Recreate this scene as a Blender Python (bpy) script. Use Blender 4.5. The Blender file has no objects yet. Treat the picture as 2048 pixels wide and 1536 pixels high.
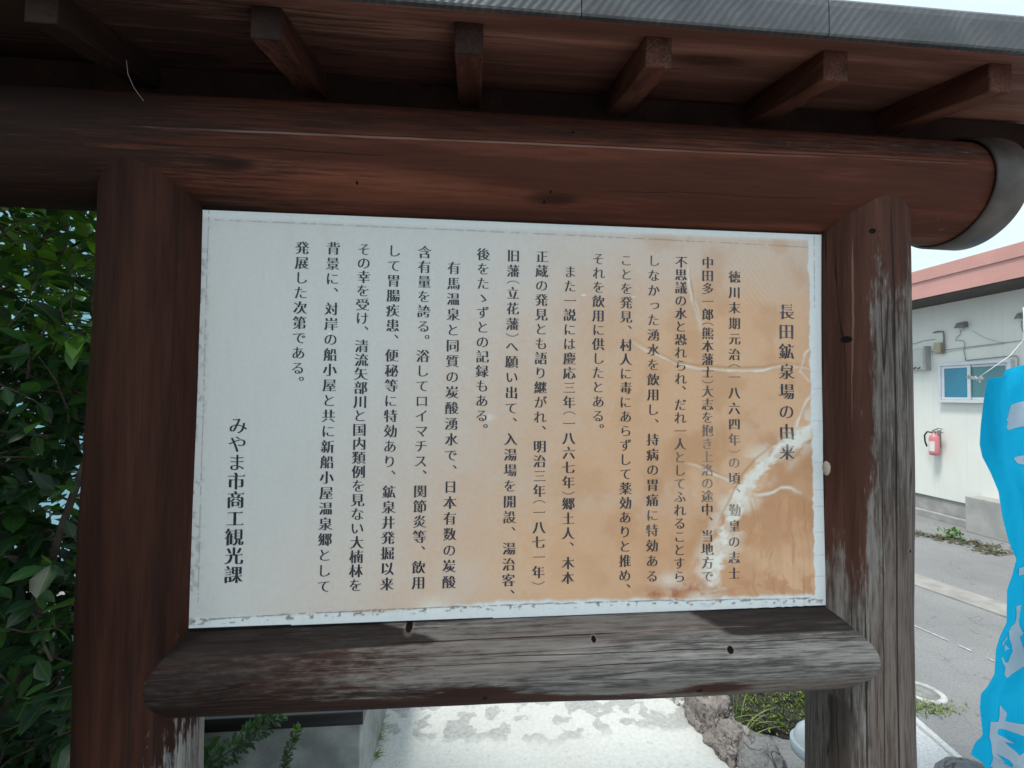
import bpy, bmesh, math, random
import numpy as np
from mathutils import Vector, Matrix, noise as mnoise

SC = bpy.context.scene
COL = SC.collection

# ------------------------------------------------------------------ camera, sky, sun, exposure
cam_d = bpy.data.cameras.new("camera")
cam = bpy.data.objects.new("camera", cam_d); COL.objects.link(cam)
SC.camera = cam
cam_d.sensor_width = 36.0
cam_d.lens = 930.0 / 2048.0 * 36.0
cam_d.clip_start = 0.02; cam_d.clip_end = 2000
RIGHT = Vector((0.9960331, -0.0886651, 0.0075169)); UP = Vector((-0.0097007, -0.0242240, 0.9996595)); FWD = Vector((0.0884528, 0.9957669, 0.0249880))
cam.matrix_world = Matrix(((RIGHT.x, UP.x, -FWD.x, -0.1219), (RIGHT.y, UP.y, -FWD.y, -0.9776), (RIGHT.z, UP.z, -FWD.z, 1.4999), (0, 0, 0, 1)))

SUN_EL = math.radians(67); SUN_AZ = math.radians(-112)      # azimuth from +y towards +x: high on the left, a little in front of the board
SUN_DIR = Vector((math.sin(SUN_AZ) * math.cos(SUN_EL), math.cos(SUN_AZ) * math.cos(SUN_EL), math.sin(SUN_EL)))
sun_d = bpy.data.lights.new("sun", 'SUN'); sun_d.energy = 3.0; sun_d.angle = math.radians(14); sun_d.color = (1.0, 0.96, 0.9)
sun = bpy.data.objects.new("sun", sun_d); COL.objects.link(sun)
sun.rotation_euler = SUN_DIR.to_track_quat('Z', 'Y').to_euler(); sun.location = (0, 0, 20)

W = bpy.data.worlds.new("World"); SC.world = W; W.use_nodes = True
nt = W.node_tree; nt.nodes.clear()
wo = nt.nodes.new('ShaderNodeOutputWorld'); bg = nt.nodes.new('ShaderNodeBackground')
sky = nt.nodes.new('ShaderNodeTexSky'); sky.sky_type = 'NISHITA'; sky.sun_disc = False
sky.sun_elevation = SUN_EL; sky.sun_rotation = SUN_AZ; sky.dust_density = 3.0; sky.air_density = 1.2
tc = nt.nodes.new('ShaderNodeTexCoord'); mp = nt.nodes.new('ShaderNodeMapping'); mp.inputs['Scale'].default_value = (1, 1, 2.2)
cn = nt.nodes.new('ShaderNodeTexNoise'); cn.inputs['Scale'].default_value = 2.3; cn.inputs['Detail'].default_value = 6
rp = nt.nodes.new('ShaderNodeValToRGB'); rp.color_ramp.elements[0].position = 0.25; rp.color_ramp.elements[0].color = (0.75, 0.75, 0.75, 1)
rp.color_ramp.elements[1].position = 0.55; rp.color_ramp.elements[1].color = (1, 1, 1, 1)
mx = nt.nodes.new('ShaderNodeMix'); mx.data_type = 'RGBA'
mx.inputs[7].default_value = (6.4, 7.55, 8.1, 1)            # bright even overcast
nt.links.new(tc.outputs['Generated'], mp.inputs['Vector']); nt.links.new(mp.outputs[0], cn.inputs['Vector'])
nt.links.new(cn.outputs['Fac'], rp.inputs['Fac']); nt.links.new(rp.outputs['Color'], mx.inputs[0])
# the cloud layer is thinner and brighter on one side of the sky than on the other
dp = nt.nodes.new('ShaderNodeVectorMath'); dp.operation = 'DOT_PRODUCT'; dp.inputs[1].default_value = Vector((.25, -.75, .3)).normalized()
gr = nt.nodes.new('ShaderNodeMapRange'); gr.interpolation_type = 'SMOOTHSTEP'
for i_, v_ in zip((1, 2, 3, 4), (-.9, .9, .88, 1.25)): gr.inputs[i_].default_value = v_
ml = nt.nodes.new('ShaderNodeMix'); ml.data_type = 'RGBA'; ml.blend_type = 'MULTIPLY'; ml.inputs[0].default_value = 1.0
nt.links.new(tc.outputs['Generated'], dp.inputs[0]); nt.links.new(dp.outputs['Value'], gr.inputs[0])
nt.links.new(sky.outputs[0], mx.inputs[6]); nt.links.new(mx.outputs[2], ml.inputs[6]); nt.links.new(gr.outputs[0], ml.inputs[7])
nt.links.new(ml.outputs[2], bg.inputs['Color'])
bg.inputs['Strength'].default_value = 0.11
nt.links.new(bg.outputs[0], wo.inputs[0])
SC.view_settings.view_transform = 'Standard'; SC.view_settings.look = 'None'
SC.view_settings.exposure = 0.42; SC.view_settings.gamma = 1.0
SC.cycles.max_bounces = 8

random.seed(7)
RNG = np.random.default_rng(11)

# ------------------------------------------------------------------ helpers
def tag(o, label=None, cat=None, group=None, kind=None):
    if label: o['label'] = label
    if cat: o['category'] = cat
    if group: o['group'] = group
    if kind: o['kind'] = kind
    return o

def empty(name, loc, label, cat, group=None):
    o = bpy.data.objects.new(name, None); COL.objects.link(o); o.location = loc
    o.empty_display_size = 0.05
    return tag(o, label, cat, group)

def link(name, me, material, parent=None):
    """one mesh object, geometry given in world coordinates"""
    o = bpy.data.objects.new(name, me); COL.objects.link(o)
    if material is not None: me.materials.append(material)
    if parent is not None:
        o.parent = parent
        p = parent; M = Matrix.Identity(4); chain = []
        while p is not None:
            chain.append(p); p = p.parent
        for q in reversed(chain):
            M = M @ q.matrix_parent_inverse @ Matrix.LocRotScale(q.location, q.rotation_euler, q.scale)
        o.matrix_parent_inverse = M.inverted()
    return o

def mesh_np(name, V, F, smooth=True):
    V = np.asarray(V, dtype=np.float32); F = np.asarray(F, dtype=np.int32)
    me = bpy.data.meshes.new(name)
    me.vertices.add(len(V)); me.vertices.foreach_set('co', V.ravel())
    n = F.shape[1]
    me.loops.add(F.size); me.loops.foreach_set('vertex_index', F.ravel())
    me.polygons.add(len(F)); me.polygons.foreach_set('loop_start', np.arange(len(F), dtype=np.int32) * n)
    try: me.polygons.foreach_set('loop_total', np.full(len(F), n, dtype=np.int32))
    except Exception: pass
    me.update(calc_edges=True); me.validate()
    me.polygons.foreach_set('use_smooth', np.full(len(me.polygons), smooth))
    return me

def attr(me, name, arr):
    a = me.attributes.new(name, 'FLOAT', 'POINT'); a.data.foreach_set('value', np.asarray(arr, dtype=np.float32))

def from_bm(name, bm, smooth=False):
    bmesh.ops.recalc_face_normals(bm, faces=bm.faces)
    me = bpy.data.meshes.new(name); bm.to_mesh(me); bm.free()
    for p in me.polygons: p.use_smooth = smooth
    return me

def bm_box(bm, lo, hi, bevel=0.0):
    r = bmesh.ops.create_cube(bm, size=1.0)
    vs = r['verts']
    for v in vs:
        v.co = Vector([lo[i] + (v.co[i] + 0.5) * (hi[i] - lo[i]) for i in range(3)])
    if bevel > 0:
        es = list({e for v in vs for e in v.link_edges})
        bmesh.ops.bevel(bm, geom=es, offset=bevel, segments=2, affect='EDGES', profile=0.6)

def box_me(name, lo, hi, bevel=0.0):
    bm = bmesh.new(); bm_box(bm, lo, hi, bevel); return from_bm(name, bm)

def bm_tube(bm, pts, rad, seg=8, cap=True):
    pts = [Vector(p) for p in pts]
    rads = rad if isinstance(rad, (list, tuple)) else [rad] * len(pts)
    rings = []
    for i, p in enumerate(pts):
        t = (pts[min(i + 1, len(pts) - 1)] - pts[max(i - 1, 0)]).normalized()
        a = t.orthogonal().normalized() if i == 0 else (rings_a - t * rings_a.dot(t)).normalized()
        rings_a = a; b = t.cross(a)
        rings.append([bm.verts.new(p + (a * math.cos(k * 2 * math.pi / seg) + b * math.sin(k * 2 * math.pi / seg)) * rads[i]) for k in range(seg)])
    for r0, r1 in zip(rings, rings[1:]):
        for k in range(seg):
            bm.faces.new((r0[k], r0[(k + 1) % seg], r1[(k + 1) % seg], r1[k]))
    if cap:
        bm.faces.new(rings[0][::-1]); bm.faces.new(rings[-1])

def tube_me(name, pts, rad, seg=8):
    bm = bmesh.new(); bm_tube(bm, pts, rad, seg); return from_bm(name, bm, True)

def lathe_me(name, prof, c, seg=40):
    bm = bmesh.new(); rings = []
    for r, z in prof:
        if r < 1e-5: rings.append([bm.verts.new((c[0], c[1], c[2] + z))])
        else: rings.append([bm.verts.new((c[0] + r * math.cos(k * 2 * math.pi / seg), c[1] + r * math.sin(k * 2 * math.pi / seg), c[2] + z)) for k in range(seg)])
    for a, b in zip(rings, rings[1:]):
        for k in range(seg):
            k2 = (k + 1) % seg
            if len(a) == 1 and len(b) > 1: bm.faces.new((a[0], b[k], b[k2]))
            elif len(b) == 1 and len(a) > 1: bm.faces.new((a[k], a[k2], b[0]))
            elif len(a) > 1: bm.faces.new((a[k], a[k2], b[k2], b[k]))
    return from_bm(name, bm, True)

def quad_me(name, pts):
    bm = bmesh.new(); bm.faces.new([bm.verts.new(p) for p in pts]); return from_bm(name, bm)

_PERM = {}
def vnoise(x, y, seed=0):
    """smooth value noise on arrays, 0..1"""
    if seed not in _PERM: _PERM[seed] = np.random.default_rng(seed + 100).random((256, 256))
    G = _PERM[seed]
    xi = np.floor(x).astype(int); yi = np.floor(y).astype(int); xf = x - xi; yf = y - yi
    u = xf * xf * (3 - 2 * xf); v = yf * yf * (3 - 2 * yf)
    a = G[xi % 256, yi % 256]; b = G[(xi + 1) % 256, yi % 256]; c = G[xi % 256, (yi + 1) % 256]; d = G[(xi + 1) % 256, (yi + 1) % 256]
    return (a * (1 - u) + b * u) * (1 - v) + (c * (1 - u) + d * u) * v
def fbm(x, y, seed=0, o=4):
    s = 0; a = .5; t = 0
    for k in range(o):
        s = s + a * vnoise(x * 2 ** k + 17.3 * k, y * 2 ** k + 5.1 * k, seed + k); t += a; a *= .5
    return s / t
def sstep(a, b, x):
    t = np.clip((x - a) / (b - a), 0, 1); return t * t * (3 - 2 * t)

# ------------------------------------------------------------------ node materials
class NT:
    def __init__(s, name):
        s.m = bpy.data.materials.new(name); s.m.use_nodes = True; s.t = s.m.node_tree; s.t.nodes.clear()
        s.out = s.t.nodes.new('ShaderNodeOutputMaterial'); s.bsdf = s.t.nodes.new('ShaderNodeBsdfPrincipled')
        s.t.links.new(s.bsdf.outputs[0], s.out.inputs[0])
        s.co = s.t.nodes.new('ShaderNodeTexCoord').outputs['Object']
    def set(s, sock, v):
        if hasattr(v, 'is_linked') or isinstance(v, bpy.types.NodeSocket): s.t.links.new(v, sock)
        elif isinstance(v, (tuple, list)) and sock.type == 'RGBA' and len(v) == 3: sock.default_value = (*v, 1)
        else: sock.default_value = v
    def map(s, scale, loc=(0, 0, 0)):
        n = s.t.nodes.new('ShaderNodeMapping'); n.inputs['Scale'].default_value = scale; n.inputs['Location'].default_value = loc
        s.t.links.new(s.co, n.inputs['Vector']); return n.outputs[0]
    def noise(s, vec=None, scale=5, detail=4, rough=.55, dist=0):
        n = s.t.nodes.new('ShaderNodeTexNoise'); n.inputs['Scale'].default_value = scale; n.inputs['Detail'].default_value = detail
        n.inputs['Roughness'].default_value = rough; n.inputs['Distortion'].default_value = dist
        s.t.links.new(vec if vec is not None else s.co, n.inputs['Vector']); return n.outputs['Fac']
    def vor(s, vec=None, scale=5, feat='F1'):
        n = s.t.nodes.new('ShaderNodeTexVoronoi'); n.feature = feat; n.inputs['Scale'].default_value = scale
        s.t.links.new(vec if vec is not None else s.co, n.inputs['Vector']); return n.outputs['Distance']
    def math(s, op, a, b=0.0, c=None, clamp=False):
        n = s.t.nodes.new('ShaderNodeMath'); n.operation = op; n.use_clamp = clamp
        s.set(n.inputs[0], a); s.set(n.inputs[1], b)
        if c is not None: s.set(n.inputs[2], c)
        return n.outputs[0]
    def step(s, a, b, x, lo=0.0, hi=1.0):
        n = s.t.nodes.new('ShaderNodeMapRange'); n.interpolation_type = 'SMOOTHSTEP'
        s.set(n.inputs[0], x)
        for i, v in zip((1, 2, 3, 4), (a, b, lo, hi)): n.inputs[i].default_value = v
        return n.outputs[0]
    def mix(s, f, a, b, mode='MIX'):
        n = s.t.nodes.new('ShaderNodeMix'); n.data_type = 'RGBA'; n.blend_type = mode
        s.set(n.inputs[0], f); s.set(n.inputs[6], a); s.set(n.inputs[7], b); return n.outputs[2]
    def ramp(s, f, stops):
        n = s.t.nodes.new('ShaderNodeValToRGB'); e = n.color_ramp.elements
        while len(e) < len(stops): e.new(0.5)
        for k, (p, c) in enumerate(stops): e[k].position = p; e[k].color = (*c, 1)
        s.set(n.inputs[0], f); return n.outputs[0]
    def attr(s, name):
        n = s.t.nodes.new('ShaderNodeAttribute'); n.attribute_name = name; return n.outputs['Fac']
    def acol(s, name):
        n = s.t.nodes.new('ShaderNodeAttribute'); n.attribute_name = name; return n.outputs['Color']
    def xyz(s):
        n = s.t.nodes.new('ShaderNodeSeparateXYZ'); s.t.links.new(s.co, n.inputs[0]); return n.outputs
    def bump(s, h, strength=.3, dist=.01):
        n = s.t.nodes.new('ShaderNodeBump'); n.inputs['Strength'].default_value = strength; n.inputs['Distance'].default_value = dist
        s.t.links.new(h, n.inputs['Height']); s.t.links.new(n.outputs[0], s.bsdf.inputs['Normal'])
    def fin(s, color, rough=.7, metal=0.0, spec=.5):
        s.set(s.bsdf.inputs['Base Color'], color); s.set(s.bsdf.inputs['Roughness'], rough); s.set(s.bsdf.inputs['Metallic'], metal)
        s.bsdf.inputs['Specular IOR Level'].default_value = spec
        return s.m

def simple(name, col, rough=.7, var=.15, scale=8, bump=.15, bscale=60, metal=0.0, spec=.5):
    t = NT(name)
    n = t.noise(scale=scale, detail=6)
    c = t.mix(t.step(.3, .7, n), tuple(v * (1 - var) for v in col), tuple(min(1, v * (1 + var)) for v in col))
    if bump: t.bump(t.noise(scale=bscale, detail=4), bump, .004)
    return t.fin(c, rough, metal, spec)

def wood(name, axis, cracks=(), holes=(), stain=((.055, .0155, .0095), (.125, .042, .025)), grey=((.075, .072, .070), (.32, .31, .30)), scale=1.0, chk=.5, chw=.012, wr=(.40, .62)):
    """painted log with weathering: 'wth' = how far the stain is gone, 'drk' = damp dark stain"""
    t = NT(name)
    def sc(a, c): return (a, c, c) if axis == 'X' else ((c, c, a) if axis == 'Z' else (c, a, c))
    s = scale
    n1 = t.noise(t.map(sc(1.6 * s, 22 * s)), 1, 8, .6, .4)
    n2 = t.noise(t.map(sc(9 * s, 190 * s)), 1, 6, .7)
    n3 = t.noise(t.map(sc(2.2 * s, 7 * s)), 1, 4)
    n4 = t.noise(t.map(sc(.9 * s, 30 * s), (3, 5, 1)), 1, 2, .5, .3)
    n5 = t.noise(t.map(sc(.8 * s, 9 * s), (7, 2, 4)), 1, 3, .5, .5); n6 = t.noise(t.map(sc(26 * s, 120 * s), (1, 9, 3)), 1, 4, .65)
    red = t.ramp(t.math('ADD', t.math('MULTIPLY', n1, .5), t.math('MULTIPLY', n5, .5)), [(.30, tuple(v * .8 for v in stain[0])), (.45, stain[0]), (.6, stain[1]), (.75, tuple(v * 1.3 for v in stain[1]))])
    kn = t.vor(t.map(sc(1.7 * s, 6.5 * s), (2, 3, 5)), 1); knf = t.step(.05, .13, t.math('ADD', kn, t.math('MULTIPLY', t.math('SUBTRACT', n6, .5), .05)), .85, 0)
    red = t.mix(knf, red, tuple(v * .4 for v in stain[0]))
    red = t.mix(t.step(.35, .7, n2, 0, .35), red, tuple(v * .35 for v in stain[0]))
    gr = t.ramp(t.math('ADD', t.math('MULTIPLY', n1, .42), t.math('ADD', t.math('MULTIPLY', n2, .44), t.math('MULTIPLY', n6, .14))), [(.37, tuple(v * .45 for v in grey[0])), (.455, grey[0]), (.52, tuple((a + b) / 2 for a, b in zip(*grey))), (.62, grey[1])])
    gr = t.mix(knf, gr, tuple(v * .45 for v in grey[0])); gr = t.mix(t.step(.40, .56, n5, .5, 0), gr, (grey[0][0] * 1.15, grey[0][1] * .9, grey[0][2] * .8))
    w = t.math('ADD', t.attr('wth'), t.math('ADD', t.math('MULTIPLY', t.math('SUBTRACT', n1, .5), .7), t.math('ADD', t.math('MULTIPLY', t.math('SUBTRACT', n6, .5), 1.1), t.math('MULTIPLY', t.math('SUBTRACT', n2, .5), .7))))
    wf = t.step(wr[0], wr[1], w)
    col = t.mix(wf, red, gr)
    d = t.math('ADD', t.attr('drk'), t.math('MULTIPLY', t.math('SUBTRACT', t.math('ADD', n1, n2), 1.0), .9))
    col = t.mix(t.step(.32, .72, d, 0, .85), col, (.012, .0095, .0088))
    # fine checks following the grain
    cm = t.math('SUBTRACT', 1.0, t.step(.002, chw, t.math('ABSOLUTE', t.math('SUBTRACT', n4, .5))))
    cm = t.math('MULTIPLY', cm, t.step(chk, chk + .12, n3))
    th = t.attr('th'); ax = t.xyz()['XYZ'.index(axis)]
    nw = t.math('MULTIPLY', t.math('SUBTRACT', t.noise(t.map(sc(5, 0)), 1, 4), .5), 1.0)
    hgt = t.math('MULTIPLY', cm, -.6)
    for (a0, sl, wob, wid, z0, z1, dark) in cracks:       # long checks: angle a0 + sl*ax (radians), between z0 and z1
        c0 = t.math('MULTIPLY_ADD', ax, sl, a0)
        dd = t.math('ABSOLUTE', t.math('SUBTRACT', th, t.math('MULTIPLY_ADD', nw, wob, c0)))
        e = t.math('MULTIPLY', t.step(z0, z0 + .08, ax), t.step(z1 - .08, z1, ax, 1, 0))
        wv = t.math('MULTIPLY', e, wid)
        m = t.math('MULTIPLY', t.math('LESS_THAN', dd, wv), 1.0)
        if dark: cm = t.math('MAXIMUM', cm, m); hgt = t.math('SUBTRACT', hgt, m)
        else:
            hi = t.math('MULTIPLY', m, t.step(.42, .58, n1)); col = t.mix(t.math('MULTIPLY', hi, .6), col, (.24, .15, .12))
    col = t.mix(t.math('MULTIPLY', cm, .8), col, (.014, .010, .009))
    xz = t.xyz()
    for (hx, hz, r, ring) in holes:
        r *= .8
        dx = t.math('SUBTRACT', xz[0], hx); dz = t.math('SUBTRACT', xz[2], hz)
        q = t.math('SQRT', t.math('ADD', t.math('MULTIPLY', dx, dx), t.math('MULTIPLY', dz, dz)))
        if ring: col = t.mix(t.step(r * 1.1, r * 2.2, q, .3, 0), col, (.22, .18, .15))
        m = t.step(r * .8, r * 1.1, q, 1, 0)
        col = t.mix(m, col, (.006, .004, .004)); hgt = t.math('SUBTRACT', hgt, t.math('MULTIPLY', m, 3))
    hgt = t.math('ADD', hgt, t.math('ADD', t.math('MULTIPLY', n1, .8), t.math('MULTIPLY', n2, .5)))
    t.bump(hgt, .75, .004)
    return t.fin(col, t.step(0, 1, wf, .66, .9), 0, .10)

# ------------------------------------------------------------------ setting: ground, path, road
def ground_mat():
    t = NT("asphalt")
    n = t.noise(scale=1.3, detail=8, rough=.6); f = t.noise(scale=90, detail=3); g = t.vor(scale=140)
    c = t.ramp(n, [(.3, (.175, .178, .183)), (.7, (.255, .258, .26))])
    c = t.mix(t.step(.35, .75, f, 0, .5), c, (.10, .10, .105)); c = t.mix(t.step(.0, .35, g, .35, 0), c, (.36, .36, .35))
    k = t.noise(t.map((1.0, 1.0, 1)), 2.2, 3, .5, .6)
    c = t.mix(t.math('MULTIPLY', t.math('SUBTRACT', 1, t.step(.001, .006, t.math('ABSOLUTE', t.math('SUBTRACT', k, .5)))), .45), c, (.1, .1, .1))
    t.bump(t.math('ADD', f, g), .4, .006)
    return t.fin(c, .9)
def slab_mat():
    t = NT("pale_concrete")
    n = t.noise(scale=8.5, detail=5, rough=.5, dist=.3); f = t.noise(scale=60, detail=5); m = t.noise(t.map((1, 1, 1), (4, 2, 0)), 1.4, 3)
    c = t.ramp(f, [(.3, (.47, .48, .46)), (.7, (.56, .57, .555))])
    y = t.xyz()[1]
    p = t.math('MULTIPLY', t.step(.50, .53, t.math('ADD', n, t.math('MULTIPLY', t.math('SUBTRACT', f, .5), .10))), t.step(1.03, 1.12, t.math('ADD', y, t.math('MULTIPLY', t.math('SUBTRACT', m, .5), .3))))       # flaked patches, grey underneath
    c = t.mix(t.math('MULTIPLY', p, .75), c, t.ramp(f, [(.3, (.20, .21, .205)), (.7, (.36, .365, .355))]))
    c = t.mix(t.step(.45, .7, m, 0, .35), c, (.40, .40, .36)); g2 = t.vor(scale=260); c = t.mix(t.step(.0, .3, g2, .35, 0), c, (.30, .30, .28)); c = t.mix(t.step(.62, .70, t.noise(scale=38, detail=2), 0, .4), c, (.3, .3, .27))
    t.bump(t.math('SUBTRACT', t.math('ADD', f, g2), p), .45, .006)
    return t.fin(c, .85)
M_ASPH = ground_mat(); M_SLAB = slab_mat()
M_CONC = simple("grey_concrete", (.21, .215, .21), .88, .3, 14, .35, 120)
M_GUT = simple("gutter_concrete", (.27, .262, .245), .9, .2, 6, .3, 90)
o = link("ground", quad_me("ground", [(-150, -150, 0), (150, -150, 0), (150, 300, 0), (-150, 300, 0)]), M_ASPH); tag(o, kind='structure')
o = link("path", quad_me("path", [(-.51, .3, .004), (.05, -.25, .004), (-.6, -7, .004), (4.0, -7, .004), (3.0, -.5, .004), (1.0, -.25, .004), (.985, .85, .004), (.90, 1.28, .004), (.86, 5.5, .004), (-.62, 5.5, .004), (-.51, .97, .004)]), M_SLAB); tag(o, kind='structure')  # front part, out of view, is added to bounce light onto the board
o = link("gutter", box_me("gutter", (0, 0, 0), (1, 1, 1)), M_GUT); tag(o, kind='structure')
for v in o.data.vertices:                      # a low strip of concrete along the road edge
    a, b, c = v.co; y = -8 + 20 * b
    v.co = ((3.50 if a < .5 else 3.76) - .20 * (y - 2.2), y, -.05 if c < .5 else .012)
M_PAINT = simple("road_paint", (.42, .42, .42), .8, .25, 40, .1)
bm = bmesh.new(); y = -4.0
while y < 9:                                   # worn white line, broken into chips
    L = random.uniform(.05, .3)
    x0 = 2.84 - .16 * (y - 1.67); x1 = 2.84 - .16 * (y + L - 1.67); w = random.uniform(.004, .010)
    bm.faces.new([bm.verts.new(p) for p in ((x0 - w, y, .005), (x0 + w * .8, y + .02, .005), (x1 + w, y + L, .005), (x1 - w * .7, y + L - .015, .005))]); y += L + random.uniform(.01, .07)
o = link("road_marking", from_bm("road_marking", bm), M_PAINT); tag(o, kind='structure')

# ------------------------------------------------------------------ the roofed notice board
ROOT = empty("notice_board", (0, 0, 0), "roofed notice board of dark brown logs holding a white stained panel of black Japanese text", "notice board")
POST_XL, POST_XR = -.751, .741
BEAM_Z, BEAM_R, RAIL_Z, RAIL_R, PAN_Y = 1.973, .1115, .9645, .0865, -.027

def log(name, axis, a0, a1, centre, rad, material, na, nc, wth, drk, seed, wob=.0022):
    """a log along x or z; rad and centre may depend on the position along it"""
    A, T = np.meshgrid(np.linspace(a0, a1, na), np.linspace(-math.pi, math.pi, nc + 1), indexing='ij')
    r = rad(A) + wob * (fbm(A * 3 + 9, T * 1.1 + 7, seed, 3) - .5) * 2 + wob * .5 * (fbm(A * 1.2, T * 5 + 30, seed + 5, 3) - .5)
    e = sstep(.55, .0, np.abs(np.abs(T) - math.pi))          # match the seam at the back
    r = r * (1 - e) + rad(A) * e
    cx, cy, cz = centre(A)
    if axis == 'X': X, Y, Z = A, cy - r * np.cos(T), cz + r * np.sin(T)
    else: X, Y, Z = cx + r * np.sin(T), cy - r * np.cos(T), A
    V = np.stack([X, Y, Z], -1).reshape(-1, 3)
    i, j = np.meshgrid(np.arange(na - 1), np.arange(nc), indexing='ij'); k = i * (nc + 1) + j
    F = np.stack([k, k + 1, k + nc + 2, k + nc + 1], -1).reshape(-1, 4)
    if axis == 'Z': F = F[:, ::-1]
    me = mesh_np(name, V, F)
    attr(me, 'wth', wth(X, Y, Z, T).ravel()); attr(me, 'drk', drk(X, Y, Z, T).ravel()); attr(me, 'th', T.ravel())
    return link(name, me, material, ROOT)

zero = lambda X, Y, Z, T: X * 0
D = math.radians
# left post: swells a little below, still mostly stained
def lw(X, Y, Z, T):
    return .0 + .38 * sstep(1.25, .95, Z) * sstep(D(15), D(50), T) + .35 * sstep(.9, .8, Z) * sstep(D(30), D(80), T) + .12 * (fbm(Z * 4, T * 6, 3) - .5)
def lr(A): return .101 - .005 * sstep(1.2, 1.8, A)
M_PL = wood("left_post_wood", 'Z', chk=.58, chw=.009, stain=((.015, .0055, .0038), (.047, .0172, .0112)), cracks=[(D(43), 0, .10, .018, .2, 1.25, 1), (D(20), .05, .1, .012, .7, 1.1, 1), (D(48), -.02, .1, .012, 1.2, 1.9, 1)], holes=[(-.70, .74, .004, 0)])
log("post", 'Z', -.25, 1.96, lambda A: (POST_XL + .012 * sstep(1.1, 1.8, A), 0 * A, 0), lr, M_PL, 500, 150, lw, zero, 1)['label'] = 'dark red-brown log post'
# right post: weathered grey on the outer face and low down
def rw(X, Y, Z, T):
    f = sstep(D(-40), D(-8), T + .5 * (fbm(Z * 5, T * 4, 8) - .5)) * sstep(1.90, 1.55, Z + .12 * (fbm(T * 5, Z * 3, 4) - .5))
    low = sstep(1.32, 1.02, Z + .25 * (fbm(T * 4, Z * 3, 21) - .5))
    return np.clip(.08 + .82 * np.maximum(f, low * .95) + .22 * sstep(D(10), D(50), T), 0, .95)
def rd(X, Y, Z, T): return .42 * sstep(D(-55), D(-75), T) * sstep(1.15, 1.3, Z) + .6 * sstep(.9, .86, Z) * sstep(D(-40), D(-52), T) * sstep(D(-78), D(-70), T)
M_PR = wood("right_post_wood", 'Z', grey=((.072, .062, .057), (.225, .207, .196)), wr=(.32, .72), stain=((.044, .0185, .013), (.098, .041, .030)), chk=.46, chw=.010, cracks=[(D(1.5), -.02, .05, .02, .0, 1.93, 1), (D(-34), .02, .12, .014, .3, 1.1, 1), (D(-50), .08, .1, .016, 1.5, 1.85, 0), (D(-46), .03, .1, .010, 1.35, 1.6, 0), (D(30), 0, .1, .01, .5, 1.5, 1), (D(-16), .01, .12, .01, .7, 1.35, 1)],
            holes=[(.664, 1.623, .0085, 0), (.703, 1.846, .007, 0), (.634, 1.429, .005, 0), (.78, 1.187, .004, 0), (.626, .86, .007, 1)])
log("post", 'Z', -.25, 1.96, lambda A: (POST_XR + 0 * A, 0 * A, 0), lambda A: .1 + 0 * A + .002 * np.sin(A * 5), M_PR, 500, 150, rw, rd, 31)['label'] = 'grey weathered log post with knots and a long crack'
# beam
def bw(X, Y, Z, T): return .04 + .16 * sstep(D(8), D(24), T) + .10 * sstep(.3, .9, X) + .12 * sstep(D(-20), D(-60), T) * sstep(.7, 1., X)
M_BM = wood("beam_wood", 'X', chk=.6, chw=.008, stain=((.070, .0225, .0140), (.165, .056, .034)), cracks=[(D(3.2), .10, .03, .022, -.75, .94, 0), (D(4.6), .10, .03, .010, -.8, .94, 1), (D(-14), .04, .12, .010, -.75, -.25, 1), (D(-38), .1, .2, .006, .1, .6, 1)],
            holes=[(-.34, 1.90, .003, 0), (.07, 2.01, .004, 0), (.03, 1.90, .003, 0), (.02, 1.885, .003, 0)])
BEAM = log("beam", 'X', -1.3, 1.0, lambda A: (0, 0 * A, BEAM_Z + 0 * A), lambda A: BEAM_R - .004 * sstep(-.2, -1.2, A), M_BM, 520, 160, bw, lambda X, Y, Z, T: np.maximum(.78 * sstep(.15, -1.0, X), .50 * sstep(D(4) + .10 * X, D(9) + .10 * X, T)), 61)  # drk: shade painted in towards the left end, darker top above the crack
# rail under the panel
def sw(X, Y, Z, T):
    g = .22 + .78 * sstep(-.60, .12, X + .2 * (fbm(X * 5, T * 3, 12) - .5))
    redlow = sstep(D(-20), D(-36), T + .18 * (fbm(X * 7, T * 2, 15) - .5)) * sstep(.36, .10, X)
    patch = np.exp(-(((X - .36) / .07) ** 2 + ((Z - .925) / .013) ** 2)) + .8 * np.exp(-(((X + .10) / .07) ** 2 + ((Z - .93) / .02) ** 2))
    return np.clip(.14 + .80 * g - 1.2 * redlow - 1.3 * patch + .25 * sstep(.45, .65, X), -.3, .98)
def sd(X, Y, Z, T):
    a = sstep(D(39), D(47), T + .02 * np.sin(X * 9)) * sstep(-.16, -.24, X + (T - D(50)) * .25)
    b = sstep(.34, .42, X + (T - .9) * .1) * sstep(D(36), D(44), T + .1 * (fbm(X * 6, T, 33) - .5)) * sstep(.70, .66, X)
    return np.maximum(a, b * .95) + .56 * sstep(-.05, -.60, X)  # stains on the rail top, plus shade painted in towards the left
M_RL = wood("rail_wood", 'X', grey=((.075, .069, .066), (.275, .262, .252)), wr=(.22, .80), stain=((.034, .0150, .011), (.075, .035, .026)), chk=.42, chw=.012, cracks=[(D(47), .12, .12, .014, -.30, .20, 1), (D(48.5), .12, .12, .012, -.1, .7, 0), (D(26), -.05, .16, .010, -.1, .55, 1), (D(12), .05, .2, .008, .0, .5, 1), (D(33), .0, .14, .008, .25, .72, 1), (D(19), .04, .16, .006, -.5, .1, 1)],
            holes=[(.396, .999, .0082, 1), (-.238, 1.043, .0082, 1), (.333, .921, .0075, 0), (.124, 1.022, .006, 1), (-.09, .925, .006, 0)])
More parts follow.
